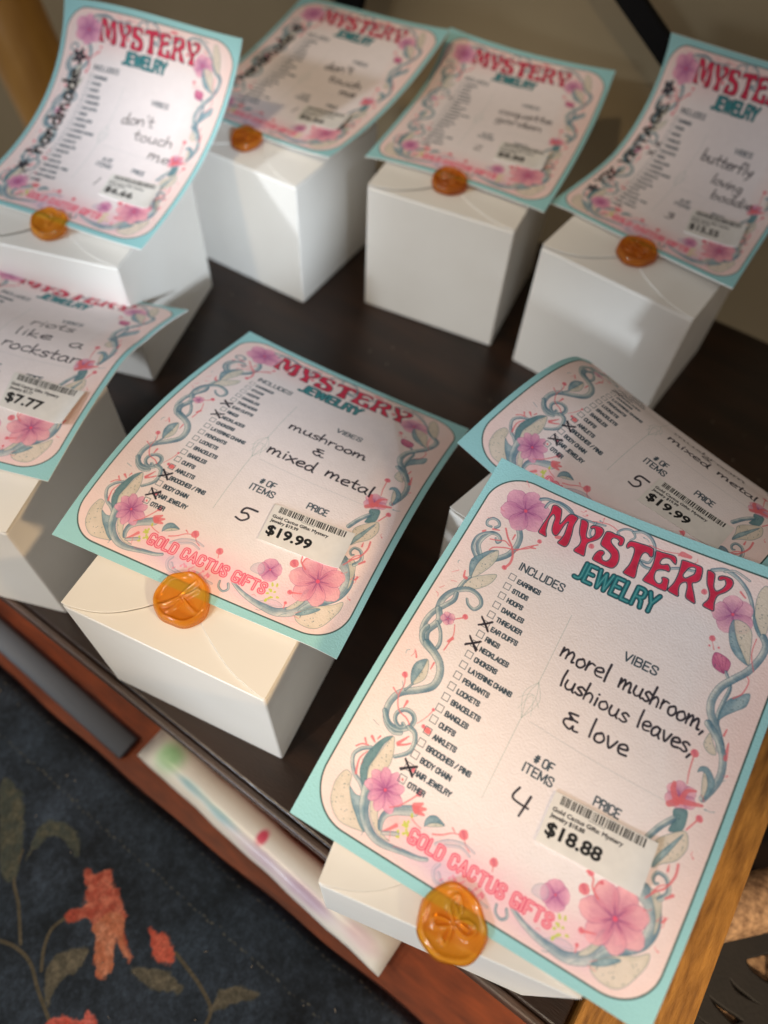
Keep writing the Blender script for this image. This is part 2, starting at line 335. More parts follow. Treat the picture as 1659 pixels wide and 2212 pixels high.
def strokefield(C, P, r0, r1, pad=3):
    """min over segments of distance-radius, and signed side coordinate"""
    n = len(P) - 1; rr = np.linspace(r0, r1, n + 1); R = max(r0, r1) + pad
    b = C.box(P, R); x0, x1, y0, y1 = b
    if x1 <= x0 or y1 <= y0: return None
    D = np.full((y1 - y0, x1 - x0), 99., np.float32); Sd = np.zeros_like(D)
    for i in range(n):
        A, B = P[i], P[i + 1]; bx0 = int(max(min(A[0], B[0]) - R, x0)); bx1 = int(min(max(A[0], B[0]) + R + 2, x1))
        by0 = int(max(min(A[1], B[1]) - R, y0)); by1 = int(min(max(A[1], B[1]) + R + 2, y1))
        if bx1 <= bx0 or by1 <= by0: continue
        X = np.arange(bx0, bx1)[None] - A[0]; Y = np.arange(by0, by1)[:, None] - A[1]
        d = B - A; L2 = d @ d + 1e-9; t = np.clip((X * d[0] + Y * d[1]) / L2, 0, 1)
        ex = X - t * d[0]; ey = Y - t * d[1]; dist = np.sqrt(ex * ex + ey * ey); ra = rr[i] + (rr[i + 1] - rr[i]) * t
        v = dist - ra; side = np.sign(d[0] * ey - d[1] * ex) * dist / np.maximum(ra, .5)
        sl = (slice(by0 - y0, by1 - y0), slice(bx0 - x0, bx1 - x0)); m = v < D[sl]
        D[sl] = np.where(m, v, D[sl]); Sd[sl] = np.where(m, side, Sd[sl])
    return b, D, Sd
def stroke(C, P, r0, r1, rgb, al=1.):
    f = strokefield(C, np.asarray(P, float), r0, r1)
    if f is None: return
    b, D, _ = f; C.over(b, np.clip(.5 - D, 0, 1) * al, rgb)
def polyfield(C, P, pad=4):
    b = C.box(P, pad); x0, x1, y0, y1 = b
    X = np.arange(x0, x1)[None].astype(np.float32); Y = np.arange(y0, y1)[:, None].astype(np.float32)
    ins = np.zeros((y1 - y0, x1 - x0), bool); D = np.full(ins.shape, 1e9, np.float32)
    return b, X, Y, ins, D
def edgesdf(C, E, pad=4):
    """E: (n,4) segments of closed outlines -> signed distance (negative inside, even-odd)"""
    P = np.concatenate([E[:, :2], E[:, 2:]]); b, X, Y, ins, D = polyfield(C, P, pad)
    for ax, ay, bx, by in E:
        dx, dy = bx - ax, by - ay; t = np.clip(((X - ax) * dx + (Y - ay) * dy) / (dx * dx + dy * dy + 1e-9), 0, 1)
        D = np.minimum(D, (X - ax - t * dx) ** 2 + (Y - ay - t * dy) ** 2)
        if dy != 0: ins ^= ((ay > Y) != (by > Y)) & (X < dx * (Y - ay) / dy + ax)
    D = np.sqrt(D); return b, np.where(ins, -D, D)
def uvp(L, sx=TX, sy=TY): return np.array(L, float).reshape(-1, 2) / 1000 * [sx, sy]
TEX = None
LEAFC = {0: ((88, 128, 146), (150, 176, 182)), 1: ((196, 194, 178), (220, 210, 196)), 2: ((72, 116, 124), (98, 140, 146)),
         3: ((204, 194, 174), (222, 208, 190)), 4: ((190, 178, 196), (226, 188, 198)), 5: ((176, 66, 118), (222, 120, 150))}
def leaf(C, L, tone):
    P = crom(uvp(L), 5, True); E = np.concatenate([P, np.roll(P, -1, 0)], 1); b, D = edgesdf(C, E)
    x0, x1, y0, y1 = b; n = TEX[y0:y1, x0:x1]; a, c = LEAFC[tone]
    t = np.clip(n * 1.6 - .3 + np.clip(-D / 14, 0, 1) * .5 - .2, 0, 1)[..., None]
    col = np.array(a) * (1 - t) + np.array(c) * t
    C.over(b, np.clip(.5 - D, 0, 1) * (.45 if tone == 4 else .84), col)
    if tone == 5:
        for k in range(4):
            s_ = P[int(len(P) * .02)]; e_ = P[int(len(P) * (.35 + .1 * k))]; stroke(C, [s_, (s_ + e_) / 2, e_], 1, .5, (140, 50, 100), .5)
    if tone != 4:
        dots = D < -4
        ys, xs = np.nonzero(dots)
        if len(ys):
            for q in np.random.default_rng(len(ys)).integers(0, len(ys), len(ys) // 330 + 1):
                p = np.array([x0 + xs[q], y0 + ys[q]], float); stroke(C, [p, p + .8], 1.3, .6, (62, 86, 96), .75)
    C.over(b, np.clip(1.15 - np.abs(D + .3), 0, 1) * (.35 if tone == 4 else .7), (72, 100, 112) if tone != 5 else (120, 40, 90))
def vine(C, L, r0, r1, tone):
    f = strokefield(C, crom(uvp(L), 7), r0, r1)
    b, D, Sd = f; x0, x1, y0, y1 = b; n = TEX[y0:y1, x0:x1]
    s_ = np.clip(Sd, -1, 1); t = np.clip(.52 + .45 * s_ + (n - .5) * .9, 0, 1)[..., None]
    dk, lt = {0: ((84, 122, 142), (206, 208, 202)), 1: ((160, 174, 176), (220, 206, 198)), 4: ((150, 160, 184), (206, 190, 204))}[tone]
    C.over(b, np.clip(.5 - D, 0, 1) * (.4 if tone == 4 else .84), np.array(dk) * (1 - t) + np.array(lt) * t)
    if max(r0, r1) > 6:
        C.over(b, np.clip(1 - np.abs(s_ + .12) * max(r0, r1) / 1.4, 0, 1) * (D < 0) * .5, (60, 96, 108))
        C.over(b, np.clip(1 - np.abs(s_ - .5) * max(r0, r1) / 1.6, 0, 1) * (D < 0) * .45, (226, 226, 214))
    C.over(b, np.clip(1.1 - np.abs(D + .4), 0, 1) * (.25 if tone == 4 else .78), (58, 88, 106))
    if max(r0, r1) > 4: C.over(b, np.clip(1 - np.abs(s_ + .5) * max(r0, r1) / 1.1, 0, 1) * (D < 0) * .35, (62, 92, 110))
FLC = {0: ((190, 112, 156), (234, 166, 188)), 1: ((206, 122, 148), (244, 174, 180)), 2: ((190, 122, 160), (240, 178, 192))}
def flower(C, L, R, n, rot, tone):
    c = uvp(L)[0]; b = C.box(np.array([c]), R * 1.25); x0, x1, y0, y1 = b
    X = np.arange(x0, x1)[None] - c[0]; Y = np.arange(y0, y1)[:, None] - c[1]; nz = TEX[y0:y1, x0:x1]
    rs = np.random.default_rng(int(R * 10 + n)); dk, lt = np.array(FLC[tone][0]), np.array(FLC[tone][1])
    order = list(range(n)); rs.shuffle(order)
    for k in order:
        a = rot + k * 2 * math.pi / n + rs.uniform(-.08, .08); Rk = R * rs.uniform(.9, 1.08)
        u = X * math.cos(a) + Y * math.sin(a); v = -X * math.sin(a) + Y * math.cos(a); t = u / Rk
        tc = np.clip(t, 0, 1); half = Rk * (2.35 / n) * (np.sin(np.pi * tc ** 1.35 * .93 + .08) ** .75) * 1.05
        D = np.abs(v) - half; D = np.where((t < 0) | (t > 1), 50, D) + (np.clip(np.sin(v * .35) * .9, -1, 1))
        ln = .5 + .5 * np.cos(v / np.maximum(half, 1) * 9)
        g = np.clip(tc * 1.25 - .12 + (nz - .5) * .6 - .13 * ln * (1 - tc * .4), 0, 1)[..., None]
        C.over(b, np.clip(.5 - D * .6, 0, 1) * .88, dk * (1 - g) + lt * g)
        C.over(b, np.clip(1.2 - np.abs(D + .8) * .9, 0, 1) * (t > 0) * (t < 1.02) * .5, (140, 70, 116))
    for k in range(n):
        a = rot + (k + .5) * 2 * math.pi / n; e = c + np.array([math.cos(a), math.sin(a)]) * R * .42
        stroke(C, [c, (c + e) / 2, e], R * .035, .4, (130, 62, 120), .55)
    stroke(C, [c, c + .5], R * .07, R * .07, (236, 92, 120), .95)
PINK = (228, 112, 118)
# glyph outlines of Blender's own built-in font
def glyphs(txt):
    cu = bpy.data.curves.new('t', 'FONT'); cu.body = txt; cu.resolution_u = 3; cu.size = 1.0
    o = bpy.data.objects.new('t', cu); COL.objects.link(o); dg = bpy.context.evaluated_depsgraph_get()
    me = o.evaluated_get(dg).to_mesh(); V = np.array([v.co[:2] for v in me.vertices]); cnt = {}
    for p in me.polygons:
        for e in p.edge_keys: cnt[e] = cnt.get(e, 0) + 1
    E = np.array([(*V[a], *V[b]) for (a, b), k in cnt.items() if k == 1])
    o.evaluated_get(dg).to_mesh_clear(); bpy.data.objects.remove(o); bpy.data.curves.remove(cu)
    return E
GC = {}
def textsdf(C, txt, x0, x1, yt, yb, skew=0., pad=6, xh=None):
    """fit caps text: left x0, right x1 (x1<0: width factor per em), cap top yt, baseline yb (px)"""
    if txt not in GC: GC[txt] = glyphs(txt)
    E = GC[txt].copy(); X = E[:, [0, 2]]; Y = E[:, [1, 3]]; cap = GC.setdefault('cap', glyphs('E')[:, [1, 3]].max())
    sy = (yb - yt) / cap; mn, mx = X.min(), X.max(); sx = (x1 - x0) / (mx - mn) if x1 > 0 else sy * (-x1)
    E[:, [0, 2]] = x0 + (X - mn) * sx + (yb - (yb - Y * sy)) * skew; E[:, [1, 3]] = yb - Y * sy
    return edgesdf(C, E, pad)
def text(C, txt, u0, u1, vt, vb, rgb, fat=.0, al=1.):
    b, D = textsdf(C, txt, u0 * C.w, u1 * C.w if u1 > 0 else u1, vt * C.h, vb * C.h)
    C.over(b, np.clip(.5 + fat - D, 0, 1) * al, rgb)
# condensed capitals as strokes on a 0..1 x 0..1 cell (y up); 'c' marks smooth strokes
CAPS = {'A': (.50, ['0,0 .25,1 .5,0', '.09,.3 .41,.3']), 'B': (.46, ['0,0 0,1', '~0,1 .28,1 .42,.9 .42,.62 .28,.52 0,.52', '~0,.52 .3,.52 .45,.4 .45,.12 .3,0 0,0']),
 'C': (.46, ['~.45,.7 .45,.85 .34,.99 .11,.99 0,.85 0,.5 0,.15 .11,.01 .34,.01 .45,.15 .45,.3']), 'D': (.46, ['0,0 0,1', '~0,1 .26,1 .43,.88 .45,.5 .43,.12 .26,0 0,0']),
 'E': (.40, ['.4,1 0,1 0,0 .4,0', '0,.52 .34,.52']), 'F': (.40, ['.4,1 0,1 0,0', '0,.50 .34,.50']), 'G': (.46, ['~.45,.84 .42,.96 .32,1 .11,1 0,.85 0,.5 0,.15 .11,0 .34,0 .45,.12', '.45,.0 .45,.36 .27,.36']),
 'H': (.46, ['0,0 0,1', '.46,0 .46,1', '0,.51 .46,.51']), 'I': (.02, ['0,0 0,1']), 'J': (.32, ['~.32,1 .32,.6 .32,.18 .24,.03 .1,0 0,.02']), 'K': (.48, ['0,0 0,1', '.46,1 .05,.42', '.16,.58 .48,0']),
 'L': (.38, ['0,1 0,0 .38,0']), 'M': (.62, ['0,0 .02,1 .31,.1 .60,1 .62,0']), 'N': (.48, ['0,0 0,1 .48,0 .48,1']), 'O': (.46, ['~.23,1 .08,.96 0,.8 0,.2 .08,.04 .23,0 .38,.04 .46,.2 .46,.8 .38,.96 .23,1']),
 'P': (.44, ['0,0 0,1', '~0,1 .28,1 .43,.9 .44,.74 .43,.56 .28,.46 0,.46']), 'R': (.46, ['0,0 0,1', '~0,1 .28,1 .43,.9 .44,.76 .43,.6 .28,.5 0,.5', '.26,.48 .40,.34 .46,0']),
 'S': (.44, ['~.43,.72 .43,.86 .34,.99 .11,.99 .01,.86 .02,.70 .14,.58 .32,.42 .43,.30 .43,.13 .33,.01 .10,.01 0,.14 0,.28']), 'T': (.46, ['0,1 .46,1', '.23,1 .23,0']),
 'U': (.46, ['~0,1 0,.5 0,.16 .10,.01 .36,.01 .46,.16 .46,.5 .46,1']), 'V': (.50, ['0,1 .25,0 .5,1']), 'W': (.72, ['0,1 .17,0 .36,.92 .55,0 .72,1']), 'Y': (.50, ['0,1 .25,.45 .5,1', '.25,.45 .25,0']),
 '#': (.46, ['.12,.08 .20,.92', '.30,.08 .38,.92', '.02,.34 .44,.34', '.04,.66 .46,.66']), '/': (.36, ['0,0 .36,1']), ' ': (.12, [])}
def capsdf(C, txt, x0, x1, yt, yb, wt, gap=.17, pad=8):
    tot = sum(CAPS[c][0] + gap for c in txt) - gap; h = yb - yt; r = wt * h; h2 = h - 2 * r; y0 = yb - r
    sx = (x1 - x0 - 2 * r) / tot if x1 > 0 else -x1 * h; x = x0 + r; S_ = []
    for c in txt:
        wd, st = CAPS[c]
        for q in st:
            sm = q[0] == '~'; P = np.array([[float(v) for v in p.split(',')] for p in q.lstrip('~').split()]); P = np.stack([x + P[:, 0] * sx, y0 - P[:, 1] * h2], 1)
            S_.append(crom(P, 5) if sm else P)
        x += (wd + gap) * sx
    A = np.concatenate(S_); b = C.box(A, r + pad); D = np.full((b[3] - b[2], b[1] - b[0]), 99., np.float32)
    for P in S_:
        f = strokefield(C, P, r, r, pad); bb, d, _ = f; sl = (slice(bb[2] - b[2], bb[3] - b[2]), slice(bb[0] - b[0], bb[1] - b[0])); D[sl] = np.minimum(D[sl], d)
    return b, D
def cap(C, txt, u0, u1, vt, vb, rgb, wt=.075):
    b, D = capsdf(C, txt, u0 * C.w, u1 * C.w if u1 > 0 else u1, vt * C.h, vb * C.h, wt); C.over(b, np.clip(.5 - D, 0, 1), rgb)
# handwriting: strokes on a unit x-height
H = {'a': (1.05, ['.8,.9 .45,1.05 .1,.6 .2,.08 .5,.05 .78,.5 .82,.95', '.82,.95 .78,.3 .98,.0']),
 'b': (1., ['.15,2 .12,1 .15,.05', '.15,.5 .5,1 .85,.6 .7,.1 .15,.05']), 'c': (.9, ['.8,.85 .45,1 .12,.6 .2,.1 .55,0 .85,.15']),
 'd': (1.05, ['.8,.8 .45,1 .1,.55 .25,.05 .6,.1 .82,.7', '.85,1.95 .82,1 .85,.2 1,0']), 'e': (.95, ['.12,.5 .5,.55 .82,.75 .6,1.05 .2,.85 .12,.4 .35,.03 .85,.12']),
 'f': (.8, ['.75,1.8 .5,2 .32,1.5 .32,.0', '.05,.95 .65,1.0']), 'g': (1., ['.8,.9 .4,1.05 .12,.6 .35,.1 .75,.4 .8,.9 .8,-.3 .5,-.8 .1,-.6']),
 'h': (1., ['.15,2 .12,1 .12,0', '.12,.5 .45,1 .75,.75 .78,0']), 'i': (.45, ['.2,.95 .22,.0', '.22,1.4 .24,1.45']), 'k': (.9, ['.15,1.9 .12,0', '.7,1 .15,.5 .8,0']),
 'l': (.5, ['.22,2.0 .2,.9 .25,0']), 'm': (1.55, ['.1,1 .12,.0', '.12,.4 .4,1.02 .62,.8 .65,.0', '.65,.4 .95,1.02 1.2,.75 1.25,0 1.42,.05']), 'n': (1.1, ['.12,1 .12,0', '.12,.4 .5,1.02 .78,.75 .8,0']),
 'o': (.95, ['.5,1 .12,.65 .2,.08 .6,.02 .85,.5 .62,.97 .42,1']), 'q': (1., ['.8,.9 .4,1.02 .12,.6 .35,.1 .75,.4 .8,.9 .8,-.8 1,-.5']), 'r': (.8, ['.15,1 .15,0', '.15,.5 .4,.95 .75,.95']),
 's': (.8, ['.72,.9 .4,1.05 .15,.75 .45,.5 .7,.25 .45,0 .08,.1']), 't': (.8, ['.38,1.7 .35,.9 .4,.1 .7,.05', '.05,1.0 .75,1.05']), 'u': (1.05, ['.12,1 .12,.3 .4,0 .75,.3 .8,1', '.8,1 .8,.2 .95,0']),
 'v': (.95, ['.08,1 .45,0 .85,1']), 'x': (.95, ['.1,1 .85,0', '.85,1.0 .1,0']), 'y': (.95, ['.1,1 .2,.4 .5,.3 .8,1', '.8,1 .7,0 .3,-.8']), ' ': (.9, []), ',': (.5, ['.25,.1 .1,-.35']), "'": (.3, ['.2,1.9 .15,1.5']),
 '&': (1.3, ['1.0,1.9 .3,1.75 .75,1.25 .2,1.05 .2,.55 .7,.25 .9,.7 1.0,.3 1.35,.35', '.5,1.3 1.1,1.25']),
 'Y': (1.1, ['.1,1.8 .5,1', '.95,1.9 .5,1 .45,0']), '2': (1., ['.1,1.5 .5,1.9 .8,1.4 .1,.05 .9,.05']), 'K': (1.1, ['.15,1.9 .15,0', '.85,1.9 .15,.9 .9,0']), 'V': (1.1, ['.08,1.9 .5,0 1.0,1.9']),
 'I': (.5, ['.25,1.9 .25,0']), 'N': (1.2, ['.12,0 .12,1.9 .9,0 .92,1.9']), 'T': (1.1, ['.5,1.9 .5,0', '.05,1.85 1,1.95']), 'A': (1.15, ['.05,0 .5,1.9 .95,0', '.25,.7 .8,.7']),
 'G': (1.15, ['.95,1.5 .5,1.9 .12,1 .4,.05 .9,.3 .9,.9', '.9,.85 .55,.85']), 'E': (1., ['.85,1.85 .15,1.85 .15,.05 .9,.0', '.15,1 .7,1']),
 '1': (.5, ['.3,1.9 .15,0']), '3': (1., ['.15,1.7 .6,1.95 .75,1.4 .35,1.05 .85,.8 .6,.1 .05,.15']), '4': (1., ['.2,1.9 .1,.95 .85,.85', '.75,1.7 .65,.0']), '5': (1., ['1.1,1.95 .35,1.85 .2,1.05 .6,1.2 .8,.7 .5,.1 .0,.2'])}
INK = (38, 34, 44)
def hand(C, txt, a, b, xh, r=3.2, ink=INK, seed=1):
    rs = np.random.default_rng(seed); r *= 1.22; A = np.array(a) * [C.w, C.h]; B = np.array(b) * [C.w, C.h]
    adv = sum(H[c][0] for c in txt); d = (B - A); Ln = np.hypot(*d); d /= Ln; up = np.array([d[1], -d[0]]); sx = Ln / adv; x = 0
    for c in txt:
        wd, st = H[c]; jy = rs.uniform(-.07, .07)
        for s_ in st:
            P = np.array([[float(q) for q in p.split(',')] for p in s_.split()])
            P = P + rs.uniform(-.025, .025, P.shape); P[:, 1] += jy
            Q = A + (x + P[:, :1]) * sx * d + P[:, 1:] * xh * up
            stroke(C, crom(Q, 6), r * rs.uniform(.85, 1.05), r * rs.uniform(.7, 1), ink, .93)
        x += wd
def cross(C, u, v, s_=19, r=3.4, seed=0):
    rs = np.random.default_rng(seed); c = np.array([u * C.w, v * C.h]); j = lambda: rs.uniform(-3, 3, 2)
    for q in ((1, .75), (1, -.8)):
        e = np.array(q) * s_
        for _ in range(2): stroke(C, crom([c - e + j(), c + j() * .4, c + e + j()], 5), r * .8, r, INK, .9)
def star(C, u, v, R, r=3.5, rot=0.):
    c = np.array([u * C.w, v * C.h]); P = [c + R * np.array([math.sin(rot + k * 4 * math.pi / 5), -math.cos(rot + k * 4 * math.pi / 5)]) for k in range(6)]
    for i in range(5): stroke(C, [P[i], P[i + 1]], r, r * .8, INK, .93)
def base_design():
    global TEX
    TEX = fbm(TY, TX, 26, 3, 4); C = Canvas(TX, TY, (156, 208, 210)); X = np.arange(TX)[None]; Y = np.arange(TY)[:, None]
    hx, hy, r = .4775 * TX, .4755 * TY, .118 * TX; qx = np.abs(X - TX / 2) - (hx - r); qy = np.abs(Y - TY / 2) - (hy - r)
    D = np.hypot(np.maximum(qx, 0), np.maximum(qy, 0)) + np.minimum(np.maximum(qx, qy), 0) - r
    full = (0, TX, 0, TY); big = fbm(TY, TX, 260, 9, 3)
    e = np.clip(-D / (.2 * TX) + (big - .5) * .7, 0, 1)[..., None]
    col = np.array((244, 215, 208)) * (1 - e) + np.array((240, 229, 228)) * e
    C.over(full, np.clip(.5 - D, 0, 1), col + (TEX[..., None] - .5) * 6)
    C.over(full, np.clip(2.9 - np.abs(D), 0, 1), (58, 84, 80))
    # soft pink washes round the shop name and the upper corners
    for (u, v, ru, rv, c_, al) in [(.5, .915, .27, .05, (238, 160, 178), .38), (.80, .9, .06, .05, (236, 150, 176), .3), (.25, .895, .05, .03, (240, 160, 160), .3), (.42, .94, .1, .03, (196, 170, 206), .35),
                                   (.3, .1, .08, .05, (230, 160, 190), .25), (.72, .945, .1, .02, (200, 180, 210), .3)]:
        g = np.exp(-((X / TX - u) / ru) ** 2 - ((Y / TY - v) / rv) ** 2) * al * (.6 + .8 * TEX); C.over(full, np.clip(g, 0, 1).astype(np.float32) * (D < 0), c_)
    for it in ART:
        k, L = it[0], it[1]
        if k == 'v': vine(C, L, *it[2:])
        elif k == 'l': leaf(C, L, *it[2:])
        elif k == 'f': flower(C, L, *it[2:])
        elif k == 'p': stroke(C, crom(uvp(L), 6), it[2] * .75, it[3] * .75, PINK, .8)
        elif k == 'b':
            p = uvp(L)[0]; stroke(C, [p, p + [1, .5]], it[2] * .8, it[2] * .7, (232, 118, 128), .85); stroke(C, [p - it[2] * .3, p + it[2] * .2], it[2] * .3, it[2] * .2, (206, 84, 110), .4)
    rs = np.random.default_rng(15)                      # fine sprigs and buds between the vines
    for k in range(46):
        side = k % 4; a = rs.uniform(.12, .88)
        u, v = {0: (rs.uniform(.045, .10), a), 1: (rs.uniform(.90, .955), a), 2: (a, rs.uniform(.935, .962)), 3: (a, rs.uniform(.035, .055))}[side]
        p = np.array([u * TX, v * TY]); an = rs.uniform(0, 6.28); d_ = np.array([math.cos(an), math.sin(an)]); n_ = np.array([-d_[1], d_[0]]); l = rs.uniform(10, 26)
        col = PINK if k % 3 else (110, 140, 152); stroke(C, crom([p, p + d_ * l * .5 + n_ * rs.uniform(-5, 5), p + d_ * l], 5), .9, 1.3, col, .6)
        if k % 2: stroke(C, [p + d_ * l, p + d_ * (l + 2)], rs.uniform(2, 4), 2, col, .6)
    # MYSTERY: groovy lettering, dark outline then red
    for gi in ((0,), (1,), (2,), (3,), (4,), (5, 6), (7,)):
        E = []
        for k in gi:
            P = crom(uvp(MYS[k]), 4, True); E.append(np.concatenate([P, np.roll(P, -1, 0)], 1))
        b, D = edgesdf(C, np.concatenate(E), 8); n = TEX[b[2]:b[3], b[0]:b[1]][..., None]
        C.over(b, np.clip(1.8 - D, 0, 1), (44, 60, 72)); C.over(b, np.clip(-1.3 - D, 0, 1), (226, 200, 204)); C.over(b, np.clip(-1.9 - D, 0, 1), np.array((206, 44, 76)) * (.88 + .28 * n))
    # JEWELRY
    b, D = capsdf(C, 'JEWELRY', .369 * TX, .628 * TX, .1530 * TY, .2085 * TY, .095, gap=.20)
    C.over(b, np.clip(2.4 - D, 0, 1), (34, 66, 76)); C.over(b, np.clip(-.6 - D, 0, 1), (34, 120, 128)); C.over(b, np.clip(-4.6 - D, 0, 1) * .7, (116, 178, 178))
    dk = (56, 72, 84)
    cap(C, 'INCLUDES', .220, .368, .2325, .2555, dk, .074); cap(C, 'VIBES', .600, .700, .3150, .3385, dk, .078)
    cap(C, '# OF', .499, .557, .6255, .6475, dk, .076); cap(C, 'ITEMS', .483, .571, .6530, .6755, dk, .076); cap(C, 'PRICE', .680, .753, .6385, .6610, dk, .076)
    LIST = ['EARRINGS', 'STUDS', 'HOOPS', 'DANGLES', 'THREADER', 'EAR CUFFS', 'RINGS', 'NECKLACES', 'CHOKERS', 'LAYERING CHAINS', 'PENDANTS', 'LOCKETS', 'BRACELETS', 'BANGLES', 'CUFFS', 'ANKLETS', 'BROOCHES / PINS', 'BODY CHAIN', 'HAIR JEWELRY', 'OTHER']
    for i, s_ in enumerate(LIST):
        v = .281 + i * .02855; cap(C, s_, .2355, -.98, v - .0040, v + .0098, dk, .108)
        cx, cy = .2165 * TX, v * TY; q = 10.5; P = [(cx - q, cy - q), (cx + q, cy - q), (cx + q, cy + q), (cx - q, cy + q), (cx - q, cy - q)]
        if i == 15: stroke(C, [(cx - 5, cy), (cx + 5, cy)], 8, 8, (240, 120, 120), .7)
        if i == 19: stroke(C, [(cx, cy), (cx + 1, cy)], 3, 3, (240, 120, 120), .8)
        for a_, b_ in zip(P, P[1:]): stroke(C, [a_, b_], 1.05, 1.05, (84, 96, 104), .9)
    # shop name, outlined in pink
    b, D = capsdf(C, 'GOLD CACTUS GIFTS', .297 * TX, .706 * TX, .8925 * TY, .9250 * TY, .095, gap=.26)
    C.over(b, np.clip(5 - D, 0, 1) * .4, (250, 196, 200)); C.over(b, np.clip(1.6 - D, 0, 1), (228, 80, 110)); C.over(b, np.clip(-1.4 - D, 0, 1) * .85, (248, 178, 180))
    rs = np.random.default_rng(5)
    for k in range(26):
        p = np.array([rs.uniform(.42, .545) * TX, rs.uniform(.932, .951) * TY]); stroke(C, crom([p, p + rs.uniform(-8, 8, 2), p + rs.uniform(-9, 9, 2)], 4), 2.2, 1.6, (232, 112, 146), .55)
    for (u0, v0) in ((.283, .893), (.722, .918)):
        for k in range(11):
            p = np.array([(u0 + rs.normal(0, .009)) * TX, (v0 + rs.normal(0, .012)) * TY]); stroke(C, [p, p + rs.uniform(-7, 7, 2)], 4, 3, (196, 204, 84), .85)
    # pale dividing rule with its knot
    g = (120, 150, 142)
    stroke(C, crom([(.4216 * TX, .2965 * TY), (.4235 * TX, .487 * TY)], 3), .9, .9, g, .4); stroke(C, crom([(.423 * TX, .57 * TY), (.4222 * TX, .769 * TY)], 3), .9, .9, g, .4)
    for s_ in (-1, 1):
        for w_ in (.012, .024): stroke(C, crom([(.4235 * TX, .482 * TY), ((.4235 + s_ * w_) * TX, .522 * TY), (.4235 * TX, .574 * TY)], 8), .9, .9, g, .35)
        stroke(C, crom([((.4235 - s_ * .03) * TX, .535 * TY), (.4235 * TX, .515 * TY), ((.4235 + s_ * .02) * TX, .56 * TY)], 6), .9, .8, g, .3)
    stroke(C, crom([(.45 * TX, .572 * TY), (.65 * TX, .577 * TY), (.87 * TX, .575 * TY)], 6), 1., .8, (150, 160, 165), .35)
    return C
def sticker_print(price):
    C = Canvas(560, 280, (230, 225, 219)); rs = np.random.default_rng(11); x = 43
    while x < 500:
        wd = rs.choice([3, 3, 5, 7, 9]); C.a[6:54, x:x + wd] = .12; x += wd + rs.choice([3, 4, 6, 9])
    for k in range(10): C.a[58:63, 210 + k * 9:215 + k * 9] = .35
    text(C, 'Gold Cactus Gifts: Mystery', .037, .725, .275, .352, (34, 34, 36), 1.); text(C, 'Jewelry ' + price, .037, .375, .395, .472, (34, 34, 36), 1.)
    text(C, price, .05, .585, .565, .80, (24, 24, 26), 3.6)
    n = fbm(280, 560, 60, 4); C.a *= (.96 + .06 * n)[..., None]
    return C.a
# ---------------------------------------------------------------- the place
M_shelf = mat('dark_wood', (50, 31, 21), .30, rgb2=(25, 17, 13), nscale=20, bump=.25, bscale=500, stretch=(1, 6, 1), spec=.4)
M_lip = mat('dark_wood_edge', (74, 52, 40), .4, rgb2=(48, 36, 30), nscale=80, stretch=(1, 8, 8), bump=.2)
M_gold = mat('golden_oak', (176, 122, 54), .42, rgb2=(116, 74, 28), nscale=150, stretch=(5, .7, 1), bump=.8, bscale=700, spec=.5)
M_orange = mat('orange_wood', (138, 66, 32), .36, rgb2=(100, 46, 24), nscale=70, stretch=(1.2, 7, 1), bump=.15)
M_wall = mat('wall_paint', (180, 162, 130), .85, rgb2=(170, 153, 122), nscale=10, bump=.15, bscale=700)
M_black = mat('black_paint', (7, 8, 10), .7, spec=.2)
M_paper = mat('white_card', (240, 236, 230), .5, bump=.12, bscale=1200, spec=.3)
M_box = mat('box_board', (239, 235, 228), .38, rgb2=(232, 227, 219), nscale=30, bump=.22, bscale=70, spec=.4)
M_rail = mat('grey_metal', (98, 104, 114), .6, spec=.3, bump=.1)
M_bark = mat('bark', (206, 164, 124), .85, rgb2=(104, 74, 54), nscale=420, bump=1., bscale=600)
M_iron = mat('dark_carved_wood', (27, 21, 18), .7, noise=.3, nscale=200, bump=.3)

def struct(name, geo, m, bev=0, parent=None):
    o = obj(name, *geo, m, parent)
    if bev: bevel(o, bev)
    if parent is None: o['kind'] = 'structure'
    return o
shelf = struct('shelf', boxgeo(-1.25, .226, .100, 1.372, -.032, 0), M_shelf, .004)
struct('shelf_edge', boxgeo(-1.25, .226, .088, .0995, -.034, -.003), M_lip, .004, shelf)
struct('shelf_moulding', boxgeo(-1.25, .226, .104, .125, -.075, -.033), M_lip, .006, shelf)
struct('cabinet_back', boxgeo(-1.6, .7, .126, .15, -.30, -.033), M_orange)
struct('wall', boxgeo(-6, 2.2, 1.60, 1.7, -3.2, 3.2), M_wall)
struct('floor', boxgeo(-6, 2.2, -1.5, 1.6, -3.25, -3.205), M_shelf)
struct('lower_board', boxgeo(-1.6, .7, -.60, .125, -.275, -.25), M_orange, .003)
rail = tag(obj('wooden_rail', *boxgeo(.230, .345, .092, 1.60, -.05, .012), M_gold), 'golden oak rail with rough grain along the right end of the dark shelf', 'wooden rail'); bevel(rail, .004, 2)

